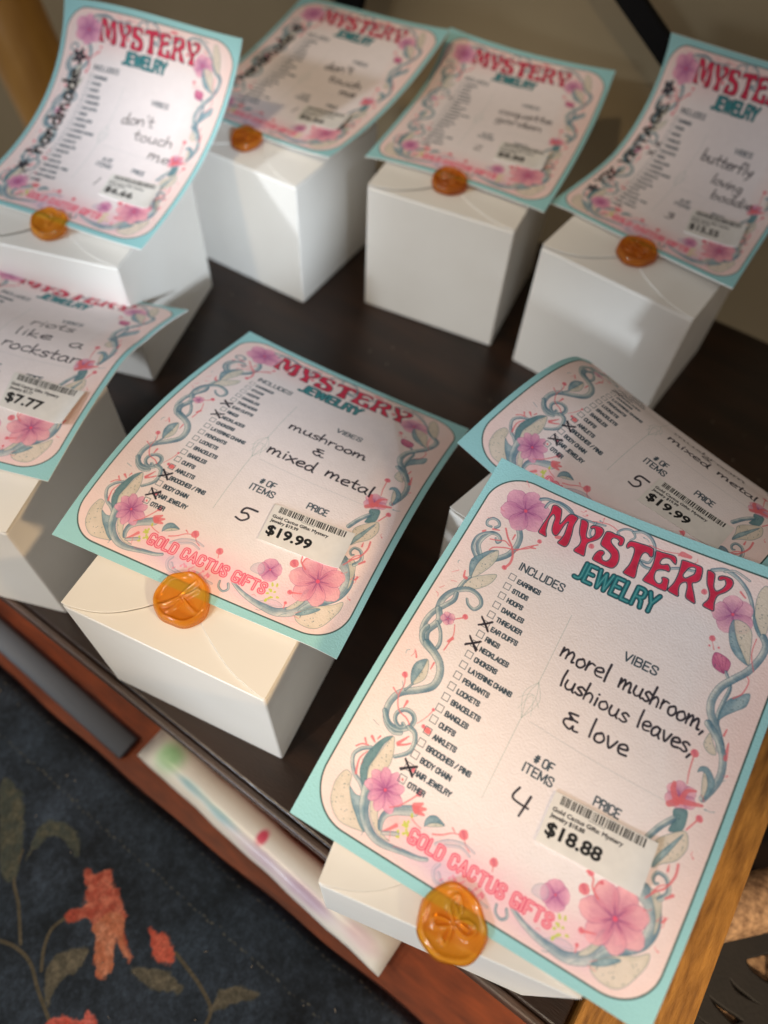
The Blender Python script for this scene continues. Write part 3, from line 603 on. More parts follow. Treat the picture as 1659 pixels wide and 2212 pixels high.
# grey metal runner
def tube(P, r, n=12, flat=1.0, cap=True):
    P = [Vector(p) for p in P]; V = []; F = []
    for i, p in enumerate(P):
        t = (P[min(i + 1, len(P) - 1)] - P[max(i - 1, 0)]).normalized(); a = t.cross(Vector((0, 0, 1))).normalized(); b = a.cross(t)
        rr = r[i] if isinstance(r, (list, tuple)) else r
        for k in range(n):
            th = 2 * math.pi * k / n; V.append(tuple(p + a * math.cos(th) * rr + b * math.sin(th) * rr * flat))
    for i in range(len(P) - 1):
        for k in range(n):
            F.append((i * n + k, i * n + (k + 1) % n, (i + 1) * n + (k + 1) % n, (i + 1) * n + k))
    if cap: F.append(tuple(range(n))[::-1]); F.append(tuple((len(P) - 1) * n + k for k in range(n)))
    return V, F
tag(obj('metal_runner', *tube([(-1.3, .068, -.238), (-.9, .060, -.238), (-.50, .050, -.238)], .021, 14, .5), M_rail, smooth=True), 'blue grey metal runner lying along the orange board at the left', 'metal runner')
# leaning golden post behind the first box
V, F = tube([(-2.34, 1.27, .80), (-2.09, 1.25, 0.0), (-2.045, 1.25, -.17), (-1.86, 1.22, -.9)], .098, 24)
tag(obj('bamboo_post', V, F, mat('golden_bamboo', (216, 160, 76), .35, rgb2=(170, 116, 46), nscale=14, stretch=(3, 3, .6)), smooth=True), 'thick golden bamboo post leaning in the far left corner behind the boxes', 'post')
# black easel legs
ea = empty('easel', (-.7, 1.4, 0)); tag(ea, 'black wooden easel with two slanting legs against the beige wall', 'easel')
def bar(a, b, wd, th):
    a, b = Vector(a), Vector(b); t = (b - a).normalized(); s_ = t.cross(Vector((0, 1, 0))).normalized() * wd / 2; y = Vector((0, th / 2, 0)); V = []
    for p in (a, b):
        for q in (-s_ - y, s_ - y, s_ + y, -s_ + y): V.append(tuple(p + q - Vector((-.7, 1.4, 0))))
    return V, [(0, 1, 2, 3), (7, 6, 5, 4), (0, 4, 5, 1), (1, 5, 6, 2), (2, 6, 7, 3), (3, 7, 4, 0)]
for a, b in (((-0.894, 1.52, 0.699), (-0.302, 1.52, 0.318)), ((-1.157, 1.52, 0.252), (-1.028, 1.52, 0.665))):
    bevel(obj('leg', *bar(a, b, .041 if b[0] > -.5 else .11, .02), M_black, ea), .003)

# floral fabric
FW, FH, FX0, FX1, FY0, FY1 = 1300, 560, -1.0, .30, -.54, .02
FAB = {
'flower': [(-0.414, -0.114), (-0.397, -0.108), (-0.387, -0.09), (-0.363, -0.102), (-0.322, -0.117), (-0.312, -0.136), (-0.277, -0.153), (-0.283, -0.159), (-0.309, -0.149), (-0.286, -0.184), (-0.298, -0.196), (-0.332, -0.169), (-0.357, -0.156), (-0.38, -0.173), (-0.39, -0.168), (-0.38, -0.15), (-0.389, -0.132)],
'low': [(-0.348, -0.154), (-0.334, -0.125), (-0.316, -0.128), (-0.303, -0.145), (-0.277, -0.153), (-0.283, -0.159), (-0.309, -0.149), (-0.285, -0.183), (-0.297, -0.195), (-0.332, -0.169)],
'bud': [(-0.279, -0.113), (-0.265, -0.109), (-0.253, -0.102), (-0.23, -0.112), (-0.221, -0.124), (-0.232, -0.133), (-0.248, -0.136)],
'petal': [(-0.307, -0.274), (-0.307, -0.258), (-0.279, -0.245), (-0.283, -0.228), (-0.257, -0.238)],
'leaf1': [(-0.345, -0.247), (-0.361, -0.23), (-0.358, -0.206), (-0.34, -0.186), (-0.326, -0.184), (-0.325, -0.208), (-0.336, -0.234), (-0.325, -0.26)],
'leaf2': [(-0.263, -0.164), (-0.243, -0.146), (-0.214, -0.137), (-0.191, -0.138), (-0.197, -0.149), (-0.226, -0.163)],
'leaf3': [(-0.142, -0.139), (-0.144, -0.112), (-0.131, -0.096), (-0.098, -0.084), (-0.111, -0.103), (-0.13, -0.127)],
'leaf4': [(-0.622, -0.105), (-0.597, -0.096), (-0.562, -0.108), (-0.521, -0.144), (-0.49, -0.184), (-0.521, -0.186)],
'leaf5': [(-0.502, -0.151), (-0.519, -0.113), (-0.501, -0.091), (-0.465, -0.083), (-0.433, -0.107), (-0.47, -0.103), (-0.497, -0.118), (-0.496, -0.151)]}
STEMS = [[(-0.304, -0.272), (-0.351, -0.255), (-0.385, -0.24), (-0.417, -0.239), (-0.444, -0.247)], [(-0.365, -0.237), (-0.383, -0.217), (-0.393, -0.193), (-0.385, -0.168)],
         [(-0.134, -0.152), (-0.141, -0.135), (-0.17, -0.124), (-0.193, -0.119), (-0.227, -0.113)], [(-0.415, -0.232), (-0.458, -0.201), (-0.49, -0.184), (-0.513, -0.151)]]
def fabric_print():
    C = Canvas(FW, FH, (52, 60, 72)); a = fbm(FH, FW, 60, 21, 4)[..., None]; b_ = fbm(FH, FW, 130, 22, 2)[..., None]
    C.a = C.a * (.45 + 1.0 * a + .5 * (fbm(FH, FW, 7, 27, 2)[..., None] - .5)) ; C.a = C.a * (1 - .35 * b_) + np.array((30, 46, 58)) / 255 * .35 * b_
    px = lambda P: np.array([((x - FX0) / (FX1 - FX0) * FW, (FY1 - y) / (FY1 - FY0) * FH) for x, y in P])
    nz = fbm(FH, FW, 9, 23, 3); cols = {'flower': ((178, 78, 62), (218, 126, 102)), 'low': ((188, 112, 82), (214, 150, 122)), 'bud': ((196, 78, 62), (220, 110, 88)), 'petal': ((214, 84, 70), (224, 120, 110))}
    for P in STEMS: stroke(C, crom(px(P), 8), 2.6, 2.6, (98, 88, 70), .85)
    for k, P in FAB.items():
        Q = crom(px(P), 4, True); b, D = edgesdf(C, np.concatenate([Q, np.roll(Q, -1, 0)], 1)); n = nz[b[2]:b[3], b[0]:b[1]]
        c0, c1 = cols.get(k, ((88, 84, 72), (126, 116, 98))); t = np.clip(n * 2 - .5, 0, 1)[..., None]
        if k in ('leaf4', 'leaf5'): c0, c1 = (70, 76, 70), (96, 94, 78)
        C.over(b, np.clip(.5 - (D + (n - .5) * 12) * .25, 0, 1) * .92, np.array(c0) * (1 - t) + np.array(c1) * t)
    rs = np.random.default_rng(2); x = -.98
    for vv in (.006, -.056):
        x = -.98
        while x < .28:
            q = px([(x, vv + rs.normal(0, .0012))])[0]; stroke(C, [q, q + [rs.uniform(2, 5), rs.uniform(-1, 1)]], 1.6, 1, (112, 106, 92), rs.uniform(.2, .75)); x += rs.uniform(.007, .014)
    # more leaves outside the best seen patch
    for k in range(26):
        c = np.array([rs.uniform(0, FW), rs.uniform(150, FH)]);
        if 330 < c[0] < 960 and c[1] < 330: continue
        an = rs.uniform(0, 6.3); d_ = np.array([math.cos(an), math.sin(an)]); stroke(C, crom([c, c + d_ * 22 + rs.uniform(-5, 5, 2), c + d_ * 44], 6), rs.uniform(4, 9), 1.5, [(92, 84, 64), (70, 78, 72), (170, 74, 56)][k % 3], .8)
    C.a *= (.82 + .36 * fbm(FH, FW, 3, 77, 2))[..., None]
    wv = .93 + .07 * np.sin(np.arange(FW) * 1.9)[None, :, None] * np.sin(np.arange(FH) * 1.9)[:, None, None]
    return C.a * wv
M_fab = image_mat('floral_fabric', fabric_print(), rough=.95, bump=1.0, bscale=1100)
V, F, U = [], [], []; nx, ny = 60, 26
for j in range(ny + 1):
    for i in range(nx + 1):
        x = FX0 - .3 + (FX1 - FX0 + .5) * i / nx; t = j / ny; y = FY1 - (FY1 - FY0) * t
        z = -.222 + .0035 * math.sin(x * 9 + 1.3) * math.sin(y * 8) + .002 * math.sin(x * 23 + y * 11); e = .003 * math.sin(x * 5 + .5) + .0012 * math.sin(x * 31)
        if j == 0: y -= .002; z -= .024
        V.append((x, y + e * (1 - t), z)); U.append(((x - FX0) / (FX1 - FX0), (y - FY0) / (FY1 - FY0)))
for j in range(ny):
    for i in range(nx):
        a = j * (nx + 1) + i; F.append((a + nx + 1, a + nx + 2, a + 1, a))
fb = obj('floral_cloth', V, F, M_fab, smooth=True, uv=U); so = fb.modifiers.new('thick', 'SOLIDIFY'); so.thickness = .004 * S; so.offset = -1
tag(fb, 'dark charcoal cloth woven with orange flowers and olive leaves in the lower left corner', 'cloth')

# white printed packet
def packet_print():
    C = Canvas(600, 120, (240, 238, 232)); n = fbm(120, 600, 40, 31, 3)
    for (x, y, rx, ry, c_, al) in [(62, 60, 30, 44, (150, 206, 150), .7), (140, 84, 40, 13, (164, 204, 216), .9), (215, 88, 44, 12, (160, 206, 216), .85), (300, 58, 9, 22, (222, 90, 116), 1.2),
                                   (360, 96, 120, 20, (206, 190, 208), .8), (430, 90, 50, 16, (190, 168, 190), .8), (12, 60, 22, 60, (176, 172, 168), .9), (540, 80, 40, 26, (214, 180, 190), .6)]:
        X = np.arange(600)[None]; Y = np.arange(120)[:, None]
        C.over((0, 600, 0, 120), np.clip(1.15 * np.exp(-(((X - x) / rx) ** 2 + ((Y - y) / ry) ** 2) ** 1.5) * al * (.6 + .7 * n), 0, 1).astype(np.float32), c_)
    return C.a
pr_ = image_mat('packet_film', packet_print(), rough=.28, bump=.5, bscale=160)
A, B = Vector((-.466, .080, -.205)), Vector((.030, .060, -.205)); V, F, U = [], [], []; n1, n2 = 26, 14
ax = (B - A).normalized(); sd = Vector((0, 0, 1)).cross(ax).normalized()
for i in range(n1 + 1):
    t = i / n1; e = min(1, (min(t, 1 - t) * 14) ** .5 + .12)
    for k in range(n2):
        th = 2 * math.pi * k / n2; wv = 1 + .025 * math.sin(t * 19) + .015 * math.sin(t * 41)
        p = A + (B - A) * t + sd * math.cos(th) * .031 * wv + Vector((0, 0, 1)) * math.sin(th) * .028 * e
        V.append(tuple(p)); U.append((t, .5 + .5 * math.cos(th)))
for i in range(n1):
    for k in range(n2): F.append((i * n2 + (k + 1) % n2, i * n2 + k, (i + 1) * n2 + k, (i + 1) * n2 + (k + 1) % n2))
F.append(tuple(range(n2))); F.append(tuple(n1 * n2 + k for k in range(n2))[::-1])
tag(obj('plastic_packet', V, F, pr_, smooth=True, uv=U), 'long white plastic packet with green and pink marks below the shelf edge', 'packet')

# carved dark holder over pale bark, right edge
def cut_plate(outline, holes, z0, th, m, parent):
    cu = bpy.data.curves.new('c', 'CURVE'); cu.dimensions = '2D'; cu.fill_mode = 'BOTH'; cu.extrude = th * S / 2; cu.bevel_depth = .003 * S; cu.bevel_resolution = 2
    for P in [outline] + holes:
        P = crom(P, 5, True); sp = cu.splines.new('POLY'); sp.points.add(len(P) - 1); sp.use_cyclic_u = True
        for q, p in zip(sp.points, P): q.co = (p[0] * S, p[1] * S, 0, 1)
    o = bpy.data.objects.new('c', cu); COL.objects.link(o); dg = bpy.context.evaluated_depsgraph_get(); me = bpy.data.meshes.new_from_object(o.evaluated_get(dg))
    bpy.data.objects.remove(o); me.materials.clear(); me.materials.append(m); r = bpy.data.objects.new('carved_cover', me); COL.objects.link(r); r.location = (0, 0, z0 * S); r.parent = parent; return r
hold = empty('carved_holder', (0, 0, 0)); tag(hold, 'dark carved wooden holder with crescent openings showing pale bark beside the golden rail', 'carved holder')
cut_plate([(0.385, 0.32), (0.446, 0.393), (0.497, 0.433), (0.541, 0.386), (0.553, 0.294), (0.479, 0.215), (0.39, 0.18), (0.36, 0.243)],
          [[(0.431, 0.339), (0.443, 0.353), (0.455, 0.365), (0.465, 0.369), (0.477, 0.332), (0.468, 0.328), (0.455, 0.327), (0.44, 0.329)],
           [(0.419, 0.305), (0.433, 0.302), (0.448, 0.301), (0.464, 0.3), (0.472, 0.302), (0.459, 0.296), (0.442, 0.293), (0.428, 0.295)],
           [(0.403, 0.269), (0.415, 0.269), (0.43, 0.269), (0.445, 0.27), (0.454, 0.268), (0.444, 0.255), (0.428, 0.257), (0.413, 0.261)],
           [(0.391, 0.239), (0.412, 0.238), (0.426, 0.241), (0.418, 0.234)]], -.154, .006, M_iron, hold)
obj('bark_core', *tube([(.36, .16, -.196), (.44, .28, -.190), (.52, .42, -.196)], .062, 20, .42), M_bark, hold, smooth=True)
V, F = tube([(.355, .345, -.150), (.41, .405, -.135), (.47, .47, -.125), (.53, .535, -.12)], [.036, .038, .038, .036], 22)
tag(obj('bark_stick', V, F, M_bark, smooth=True), 'rough tan bark stick lying behind the dark carved holder at the right edge', 'bark stick')
struct('side_board', boxgeo(.346, 2.0, -.6, 1.59, -.34, -.285), M_shelf)

V, F = [], []; rs = random.Random(4)
for k in range(95):
    if k < 60: x, y, z = rs.uniform(-.95, .22), rs.uniform(.10, 1.3), .0012
    else: x, y, z = rs.uniform(-.8, .1), rs.uniform(-.35, .0), -.2165
    a = rs.uniform(0, 6.3); l = rs.uniform(.0010, .0042) * .7; wd = rs.uniform(.0005, .0011); b = len(V); c, s_ = math.cos(a), math.sin(a)
    for (p, q, r_) in ((-l, -wd, 0), (l, -wd * .4, 0), (l, wd * .4, 0), (-l, wd, 0), (0, 0, .0012)): V.append((x + p * c - q * s_, y + p * s_ + q * c, z + r_))
    F += [(b, b + 1, b + 4), (b + 1, b + 2, b + 4), (b + 2, b + 3, b + 4), (b + 3, b, b + 4)]
tag(obj('lint_specks', V, F, mat('lint', (150, 138, 122), .9)), 'tiny pale specks of lint scattered on the dark shelf and cloth', 'lint', kind='stuff')
# ---------------------------------------------------------------- boxes
HB = {'b1': (-1.0371, 0.6304, 0.3503, 0.2701, 0.2832, 0.2567), 'b2': (-0.9184, 1.0102, 0.0535, 0.2701, 0.2701, 0.2605), 'b3': (-0.5658, 1.1186, 0.1794, 0.2772, 0.2701, 0.2641),
      'b4': (-0.2079, 1.1321, -0.0492, 0.2740, 0.2701, 0.2637), 'b5': (-0.7980, 0.2034, 0.3724, 0.2701, 0.2697, 0.2332), 'mid': (-0.3825, 0.2579, 0.1893, 0.2671, 0.2701, 0.245),
      'b6': (-0.0401, 0.5821, -0.1842, 0.2701, 0.2701, 0.2538), 'front': (0.0179, 0.2065, 0.2471, 0.2523, 0.2701, 0.2523)}
HB['b5'] = (-0.7980, 0.2040, 0.3724, 0.2701, 0.2697, 0.2332)
def plate(P, z0, z1):
    n = len(P); V = [(x, y, z) for z in (z0, z1) for x, y in P]
    return V, [tuple(range(n))[::-1], tuple(range(n, 2 * n))] + [(i, (i + 1) % n, n + (i + 1) % n, n + i) for i in range(n)]
ARC_L = crom([(0, 0), (.128, .021), (.225, .059), (.304, .114), (.367, .172), (.44, .26), (.50, .36), (.53, .48)], 4)
ARC_R = crom([(1, 0), (.872, .03), (.784, .062), (.678, .12), (.588, .182), (.52, .27), (.47, .38), (.45, .5)], 4)
def gift_box(key, label):
    x, y, th, wx, wy, h = HB[key]
    r = empty('gift_box', (x, y, 0), th); tag(r, label, 'gift box', 'white gift boxes sealed with amber wax')
    e = .0012; loc = lambda P: [((u - .5) * wx, (v - .5) * wy) for u, v in P]
    body = obj('body', *boxgeo(-wx / 2, wx / 2, -wy / 2, wy / 2, .0003, h - .0051), M_box, r); bevel(body, .0035, 3)
    f = obj('lid_flap', *plate(loc([(.004, .002), (.996, .002)] + [tuple(p) for p in ARC_R[1:22]] + [(.5, .5)] + [tuple(p) for p in ARC_L[21:0:-1]]), h - .0050, h - .0033), M_box, r)
    g = obj('lid_flap', *plate(loc([(.998, .004), (.998, .996), (.35, .996)] + [tuple(p) for p in ARC_R[::-1]][:-1]), h - .0032, h - .0016), M_box, r)
    k = obj('lid_flap', *plate(loc([(.002, .996), (.002, .004)] + [tuple(p) for p in ARC_L][1:] + [(.62, .996)]), h - .0014, h + .0002), M_box, r)
    for q in (f, g, k): bevel(q, .0004, 2)
    return r
# ---------------------------------------------------------------- wax seals
def wax_mat(name='amber_wax', rgb=(228, 158, 44), tr=(255, 204, 106)):
    m, N, L, B = nodes(name)
    B.inputs['Base Color'].default_value = lin(rgb); B.inputs['Roughness'].default_value = .10; B.inputs['Specular IOR Level'].default_value = .6
    B.inputs['Coat Weight'].default_value = .4; B.inputs['Coat Roughness'].default_value = .08
    t = N.new('ShaderNodeBsdfTransparent'); t.inputs[0].default_value = lin(tr); mx = N.new('ShaderNodeMixShader'); mx.inputs[0].default_value = .44
    L.new(t.outputs[0], mx.inputs[1]); L.new(B.outputs[0], mx.inputs[2]); L.new(mx.outputs[0], N['Material Output'].inputs['Surface'])
    return m
M_wax = wax_mat(); M_wax_dark = wax_mat('brown_amber_wax', (198, 122, 36), (244, 176, 80))
DRAG = [([(-.42, -.30), (-.1, -.06), (.30, .22), (.5, .36)], .10, .05), ([(-.05, .0), (.10, .30), (.34, .62)], .12, .07), ([(.02, -.02), (.28, .16), (.50, .42)], .08, .06), ([(-.05, -.05), (-.3, -.28), (-.62, -.42)], .12, .06),
        ([(.02, -.10), (-.10, -.38), (-.28, -.62)], .12, .07), ([(.05, .02), (.3, -.16), (.66, -.36)], .05, .04)]
BUTT = [([(0, .1), (.14, .42), (.42, .48), (.42, .16), (.1, .02)], .07, .05), ([(0, .1), (-.22, .40), (-.52, .44), (-.44, .12), (-.05, .02)], .07, .05), ([(0, -.02), (.2, -.2), (.34, -.44), (.12, -.44), (0, -.12)], .06, .05),
        ([(0, -.02), (-.24, -.18), (-.38, -.42), (-.16, -.46), (0, -.12)], .06, .05), ([(.0, .2), (0, -.3)], .06, .04), ([(-.3, .25), (-.1, .2)], .05, .04), ([(.3, .28), (.12, .18)], .05, .04)]
HEART = [([(-.5, .3), (-.1, .1), (0, -.3)], .16, .14), ([(.45, .4), (.2, .1), (0, -.3)], .16, .14), ([(-.2, .4), (.1, .35)], .1, .1)]
def seg_d(x, y, P):
    P = np.array(P); A, B = P[:-1], P[1:]; d = B - A; q = np.array([x, y]); t = np.clip(((q - A) * d).sum(1) / ((d * d).sum(1) + 1e-9), 0, 1)
    return np.hypot(*(q - A - d * t[:, None]).T).min()
def seal(box, key, u, v, R, shape, rot, tilt, seed, squash=(1, 1), heart=False, nr=26, na=84):
    x, y, th, wx, wy, h = HB[key]; rs = random.Random(seed); ph = [rs.uniform(0, 6.3) for _ in range(4)]
    segs = [(crom(P, 4), a, b) for P, a, b in shape]; V, F = [], []
    def rim(a):
        r = R * (1 + .045 * math.sin(2 * a + ph[0]) + .03 * math.sin(3 * a + ph[1]) + .016 * math.sin(7 * a + ph[2]))
        if heart: r *= 1 - .22 * math.exp(-((a - 1.35) / .35) ** 2) + .07 * math.cos(a + 1.7)
        return r
    def put(px_, py_, z):
        z2 = z + .0062 + max(-.004, py_ * math.tan(tilt)); V.append((px_ * squash[0], py_ * squash[1], z2))
    put(0, 0, .006)
    for i in range(1, nr + 1):
        q = i / nr
        for k in range(na):
            a = 2 * math.pi * k / na; r = rim(a) * q; nx_, ny_ = q * math.cos(a), q * math.sin(a)
            xr = nx_ * math.cos(rot) + ny_ * math.sin(rot); yr = -nx_ * math.sin(rot) + ny_ * math.cos(rot); hgt = .0062
            for P, r0, r1 in segs:
                dd = seg_d(xr, yr, P); rr = (r0 + r1) / 2; hgt = max(hgt, .0062 + .0032 * max(0, 1 - (dd / rr) ** 2) ** .6)
            ring = .0030 * math.exp(-((q - .86) / .07) ** 2); edge = 1 if q < .9 else math.sqrt(max(0, 1 - ((q - .9) / .1) ** 2))
            put(r * math.cos(a), r * math.sin(a), (hgt + ring + .0006 * math.sin(5 * nx_ + 3 * ny_ + ph[3])) * edge - .003 * (1 - edge))
    for k in range(na): F.append((0, 1 + k, 1 + (k + 1) % na))
    for i in range(nr - 1):
        for k in range(na):
            a = 1 + i * na; F.append((a + k, a + na + k, a + na + (k + 1) % na, a + (k + 1) % na))
    b0 = len(V); put(0, 0, -.003)
    a = 1 + (nr - 1) * na
    for k in range(na): F.append((b0, a + (k + 1) % na, a + k))
    o = obj('wax_seal', V, F, M_wax_dark if key in ('b2', 'b3', 'b4') else M_wax, box, smooth=True); o.location = Vector(((u - .5) * wx, (v - .5) * wy, h)) * S
    return o
# ---------------------------------------------------------------- cards
PW = [(0, 0), (1, 0), (0, 1), (1, 1), (2, 0), (0, 2), (2, 1), (1, 2), (3, 0), (0, 3)]
def card_surface(key):
    q, K, k = CARDS[key]; ox, oy, oz, yaw, roll, a, b, c, d = q; K = np.array(K)
    cr, sr = math.cos(roll), math.sin(roll); ex = np.array([cr * math.cos(yaw), cr * math.sin(yaw), sr]); ey = np.array([-math.sin(yaw), math.cos(yaw), 0]); ez = np.cross(ex, ey)
    def f(u, v):
        s_ = (np.arange(32) + .5) / 32 * v; Pt = np.maximum(a + b * s_ + c * s_ * s_ + d * s_ ** 3, -.74 - .61 * np.clip((s_ - .66) / .14, 0, 1)); U, Vv = 2 * u - 1, 2 * v - 1
        p = np.array([ox, oy, oz]) + ex * (u - .5) * CW + ey * np.cos(Pt).mean() * v * CLEN + ez * np.sin(Pt).mean() * v * CLEN + K @ np.array([U ** i * Vv ** j for i, j in PW])
        p = np.array([0, 0, 1.]) + (p - np.array([0, 0, 1.])) * k
        bx, by, th, wx, wy, h = HB[BOXOF[key]]; dx, dy = p[0] - bx, p[1] - by; lx = math.cos(th) * dx + math.sin(th) * dy; ly = -math.sin(th) * dx + math.cos(th) * dy
        o_ = math.hypot(max(abs(lx) - wx / 2, 0), max(abs(ly) - wy / 2, 0)); wt = max(0, 1 - o_ / .11); wt = wt * wt * (3 - 2 * wt)
        m = h + .0035; e = p[2] - m; p[2] += wt * (m + .5 * (e + math.sqrt(e * e + .008 ** 2)) - p[2])      # rests on the lid
        return p
    return f
BOXOF = {'front': 'front', 'mid': 'mid', 'c6': 'b6', 'c1': 'b1', 'c2': 'b2', 'c3': 'b3', 'c4': 'b4', 'c5': 'b5'}
def sheet(f, u0, u1, v0, v1, nu, nv, lift, th, curl=0.):
    """front grid, back grid and rim of a bent sheet of paper"""
    def corner(u, v):
        if isinstance(u0, tuple): pass
        return f(u, v)
    G = np.array([[f(u0(i / nu, j / nv) if callable(u0) else u0 + (u1 - u0) * i / nu, v0(i / nu, j / nv) if callable(v0) else v0 + (v1 - v0) * j / nv) for i in range(nu + 1)] for j in range(nv + 1)])
    du = np.gradient(G, axis=1); dv = np.gradient(G, axis=0); n = np.cross(du, dv); n /= np.linalg.norm(n, axis=2, keepdims=True)
    if curl:
        t = np.linspace(0, 1, nu + 1)[None, :, None]; s_ = np.linspace(1, 0, nv + 1)[:, None, None]; G = G + n * curl * np.clip((t - .8) / .2, 0, 1) ** 2 * (.3 + .7 * s_)
    T_ = G + n * (lift + th); B_ = G + n * lift; w_ = nu + 1; N_ = w_ * (nv + 1)
    V = [tuple(p) for p in T_.reshape(-1, 3)] + [tuple(p) for p in B_.reshape(-1, 3)]; U = [(i / nu, j / nv) for j in range(nv + 1) for i in range(nu + 1)] * 2; F = []; FM = []
    for j in range(nv):
        for i in range(nu):
            a = j * w_ + i; F.append((a, a + 1, a + w_ + 1, a + w_)); FM.append(0); F.append((N_ + a, N_ + a + w_, N_ + a + w_ + 1, N_ + a + 1)); FM.append(1)
    rim = [i for i in range(w_)] + [j * w_ + nu for j in range(1, nv + 1)] + [nv * w_ + i for i in range(nu - 1, -1, -1)] + [j * w_ for j in range(nv - 1, 0, -1)]
    for a, b in zip(rim, rim[1:] + rim[:1]): F.append((N_ + a, N_ + b, b, a)); FM.append(1)
    return V, F, U, FM
DESIGN = base_design()
STK = {}
def card(key, price, quad, notes, label, crumple=.0):
    C = DESIGN.copy(); notes(C)
    m = image_mat('print_' + key, C.a, rough=.62, bump=.62, bscale=2300)
    f = card_surface(key); V, F, U, FM = sheet(f, 0, 1, 0, 1, 44, 54, 0, .0018)
    o = obj('price_card', V, F, [m, M_paper], smooth=False, uv=U, fmat=FM)
    o.data.polygons.foreach_set('use_smooth', [k < 1 or True for k in FM]); o.data.update()
    try: o.data.shade_smooth()
    except Exception: pass
    mo = o.modifiers.new('edges', 'EDGE_SPLIT'); mo.split_angle = math.radians(50)
    tag(o, label, 'price card', 'mystery jewellery price cards')
    if price not in STK: STK[price] = image_mat('sticker_' + price, sticker_print(price), rough=.45, bump=.12, bscale=300)
    (a0, b0), (a1, b1), (a2, b2), (a3, b3) = quad   # TL TR BR BL in (u, v down)
    uu = lambda s_, t: (a3 * (1 - s_) + a2 * s_) * (1 - t) + (a0 * (1 - s_) + a1 * s_) * t
    vv = lambda s_, t: 1 - ((b3 * (1 - s_) + b2 * s_) * (1 - t) + (b0 * (1 - s_) + b1 * s_) * t)
    V, F, U, FM = sheet(f, uu, None, vv, None, 16, 8, .0021, .0013, curl=.006)
    st = obj('price_sticker', V, F, [STK[price], M_paper], parent=o, uv=U, fmat=FM); mo = st.modifiers.new('edges', 'EDGE_SPLIT'); mo.split_angle = math.radians(50)
    st.data.polygons.foreach_set('use_smooth', [True] * len(FM))
    return o
def mid_notes(C):
    hand(C, 'mushroom', (.455, .412), (.757, .414), 26, seed=1); hand(C, '&', (.583, .478), (.625, .478), 24, seed=2); hand(C, 'mixed', (.452, .536), (.632, .54), 29, seed=3)
    hand(C, 'metal', (.668, .534), (.846, .540), 28, seed=4); hand(C, '5', (.500, .772), (.548, .772), 30, 3.2, seed=5)
    for v, s_ in ((.4238, 1), (.4809, 2), (.738, 3), (.799, 4)): cross(C, .205 + .004 * s_, v, seed=s_)
def c6_notes(C):
    hand(C, 'mushroom', (.47, .442), (.78, .43), 26, seed=11); hand(C, '&', (.60, .478), (.64, .478), 22, seed=12); hand(C, 'mixed', (.475, .525), (.652, .527), 27, seed=13)
    hand(C, 'metal', (.682, .52), (.845, .524), 27, seed=14); hand(C, '5', (.500, .762), (.545, .762), 30, 3.2, seed=15)
    for v, s_ in ((.4238, 1), (.4809, 2), (.738, 3), (.796, 4)): cross(C, .212 + .003 * s_, v, seed=s_ + 5)
def front_notes(C):
    hand(C, 'morel', (.440, .401), (.588, .404), 30, 3.0, seed=21); hand(C, 'mushroom,', (.617, .4), (.866, .404), 29, 3.0, seed=22); hand(C, 'lushious', (.472, .463), (.678, .467), 27, 3.0, seed=23)
    hand(C, 'leaves,', (.700, .462), (.858, .463), 28, 3.0, seed=24); hand(C, '&', (.523, .547), (.570, .546), 30, 3.0, seed=25); hand(C, 'love', (.596, .535), (.712, .536), 30, 3.0, seed=26)
    hand(C, '4', (.487, .762), (.548, .762), 38, 3.1, seed=27)
    for u, v, s_ in ((.213, .4235, 1), (.2105, .4805, 2), (.218, .7965, 3)): cross(C, u, v, seed=s_ + 20)
def c1_notes(C):
    hand(C, 'handmade', (.172, .690), (.150, .262), 46, 7.5, (18, 14, 16), seed=31); star(C, .122, .212, 42, 7.5, .3); star(C, .132, .765, 32, 7, .1)
    hand(C, "don't", (.482, .452), (.665, .430), 36, 3.4, (84, 76, 78), 32); hand(C, 'touch', (.585, .505), (.812, .495), 34, 3.4, (84, 76, 78), 33); hand(C, 'me', (.712, .568), (.838, .575), 34, 3.4, (84, 76, 78), 34)
    hand(C, '1', (.535, .768), (.575, .768), 28, 3, (80, 74, 74), 35); cross(C, .17, .80, 16, 2.6, 7)
def c2_notes(C):
    hand(C, 'handmade', (.140, .68), (.160, .280), 44, 7.5, (18, 14, 16), seed=41); star(C, .128, .225, 40, 7.5, .2); star(C, .10, .72, 34, 7, .1)
    hand(C, "don't", (.478, .430), (.655, .405), 35, 4.2, seed=42); hand(C, 'touch', (.555, .497), (.772, .488), 33, 4.2, seed=43); hand(C, 'me', (.68, .555), (.78, .553), 33, 4.2, seed=44); hand(C, '1', (.535, .768), (.575, .768), 26, 3, seed=45)
def c3_notes(C):
    g = (70, 64, 68); hand(C, 'coquette', (.506, .440), (.800, .425), 36, 4.2, g, 51); hand(C, 'garden', (.512, .512), (.775, .505), 36, 4.2, g, 52); hand(C, '2', (.505, .770), (.550, .770), 26, 3., g, 53)
    cross(C, .20, .42, 17, 3, 3)
def c4_notes(C):
    hand(C, 'Y2K VINTAGE', (.110, .745), (.132, .235), 32, 7, (18, 14, 16), seed=61); star(C, .092, .185, 38, 7.5, .3); star(C, .088, .795, 34, 6.5, .1)
    g = (66, 62, 68); hand(C, 'butterfly', (.455, .405), (.752, .412), 34, 3.8, g, 62); hand(C, 'loving', (.572, .492), (.752, .498), 34, 3.8, g, 63); hand(C, 'baddie', (.620, .567), (.85, .562), 34, 3.8, g, 64)
    hand(C, '3', (.492, .772), (.54, .772), 28, 3.4, seed=65); cross(C, .190, .452, 18, 4, 5); cross(C, .196, .404, 16, 4, 6)
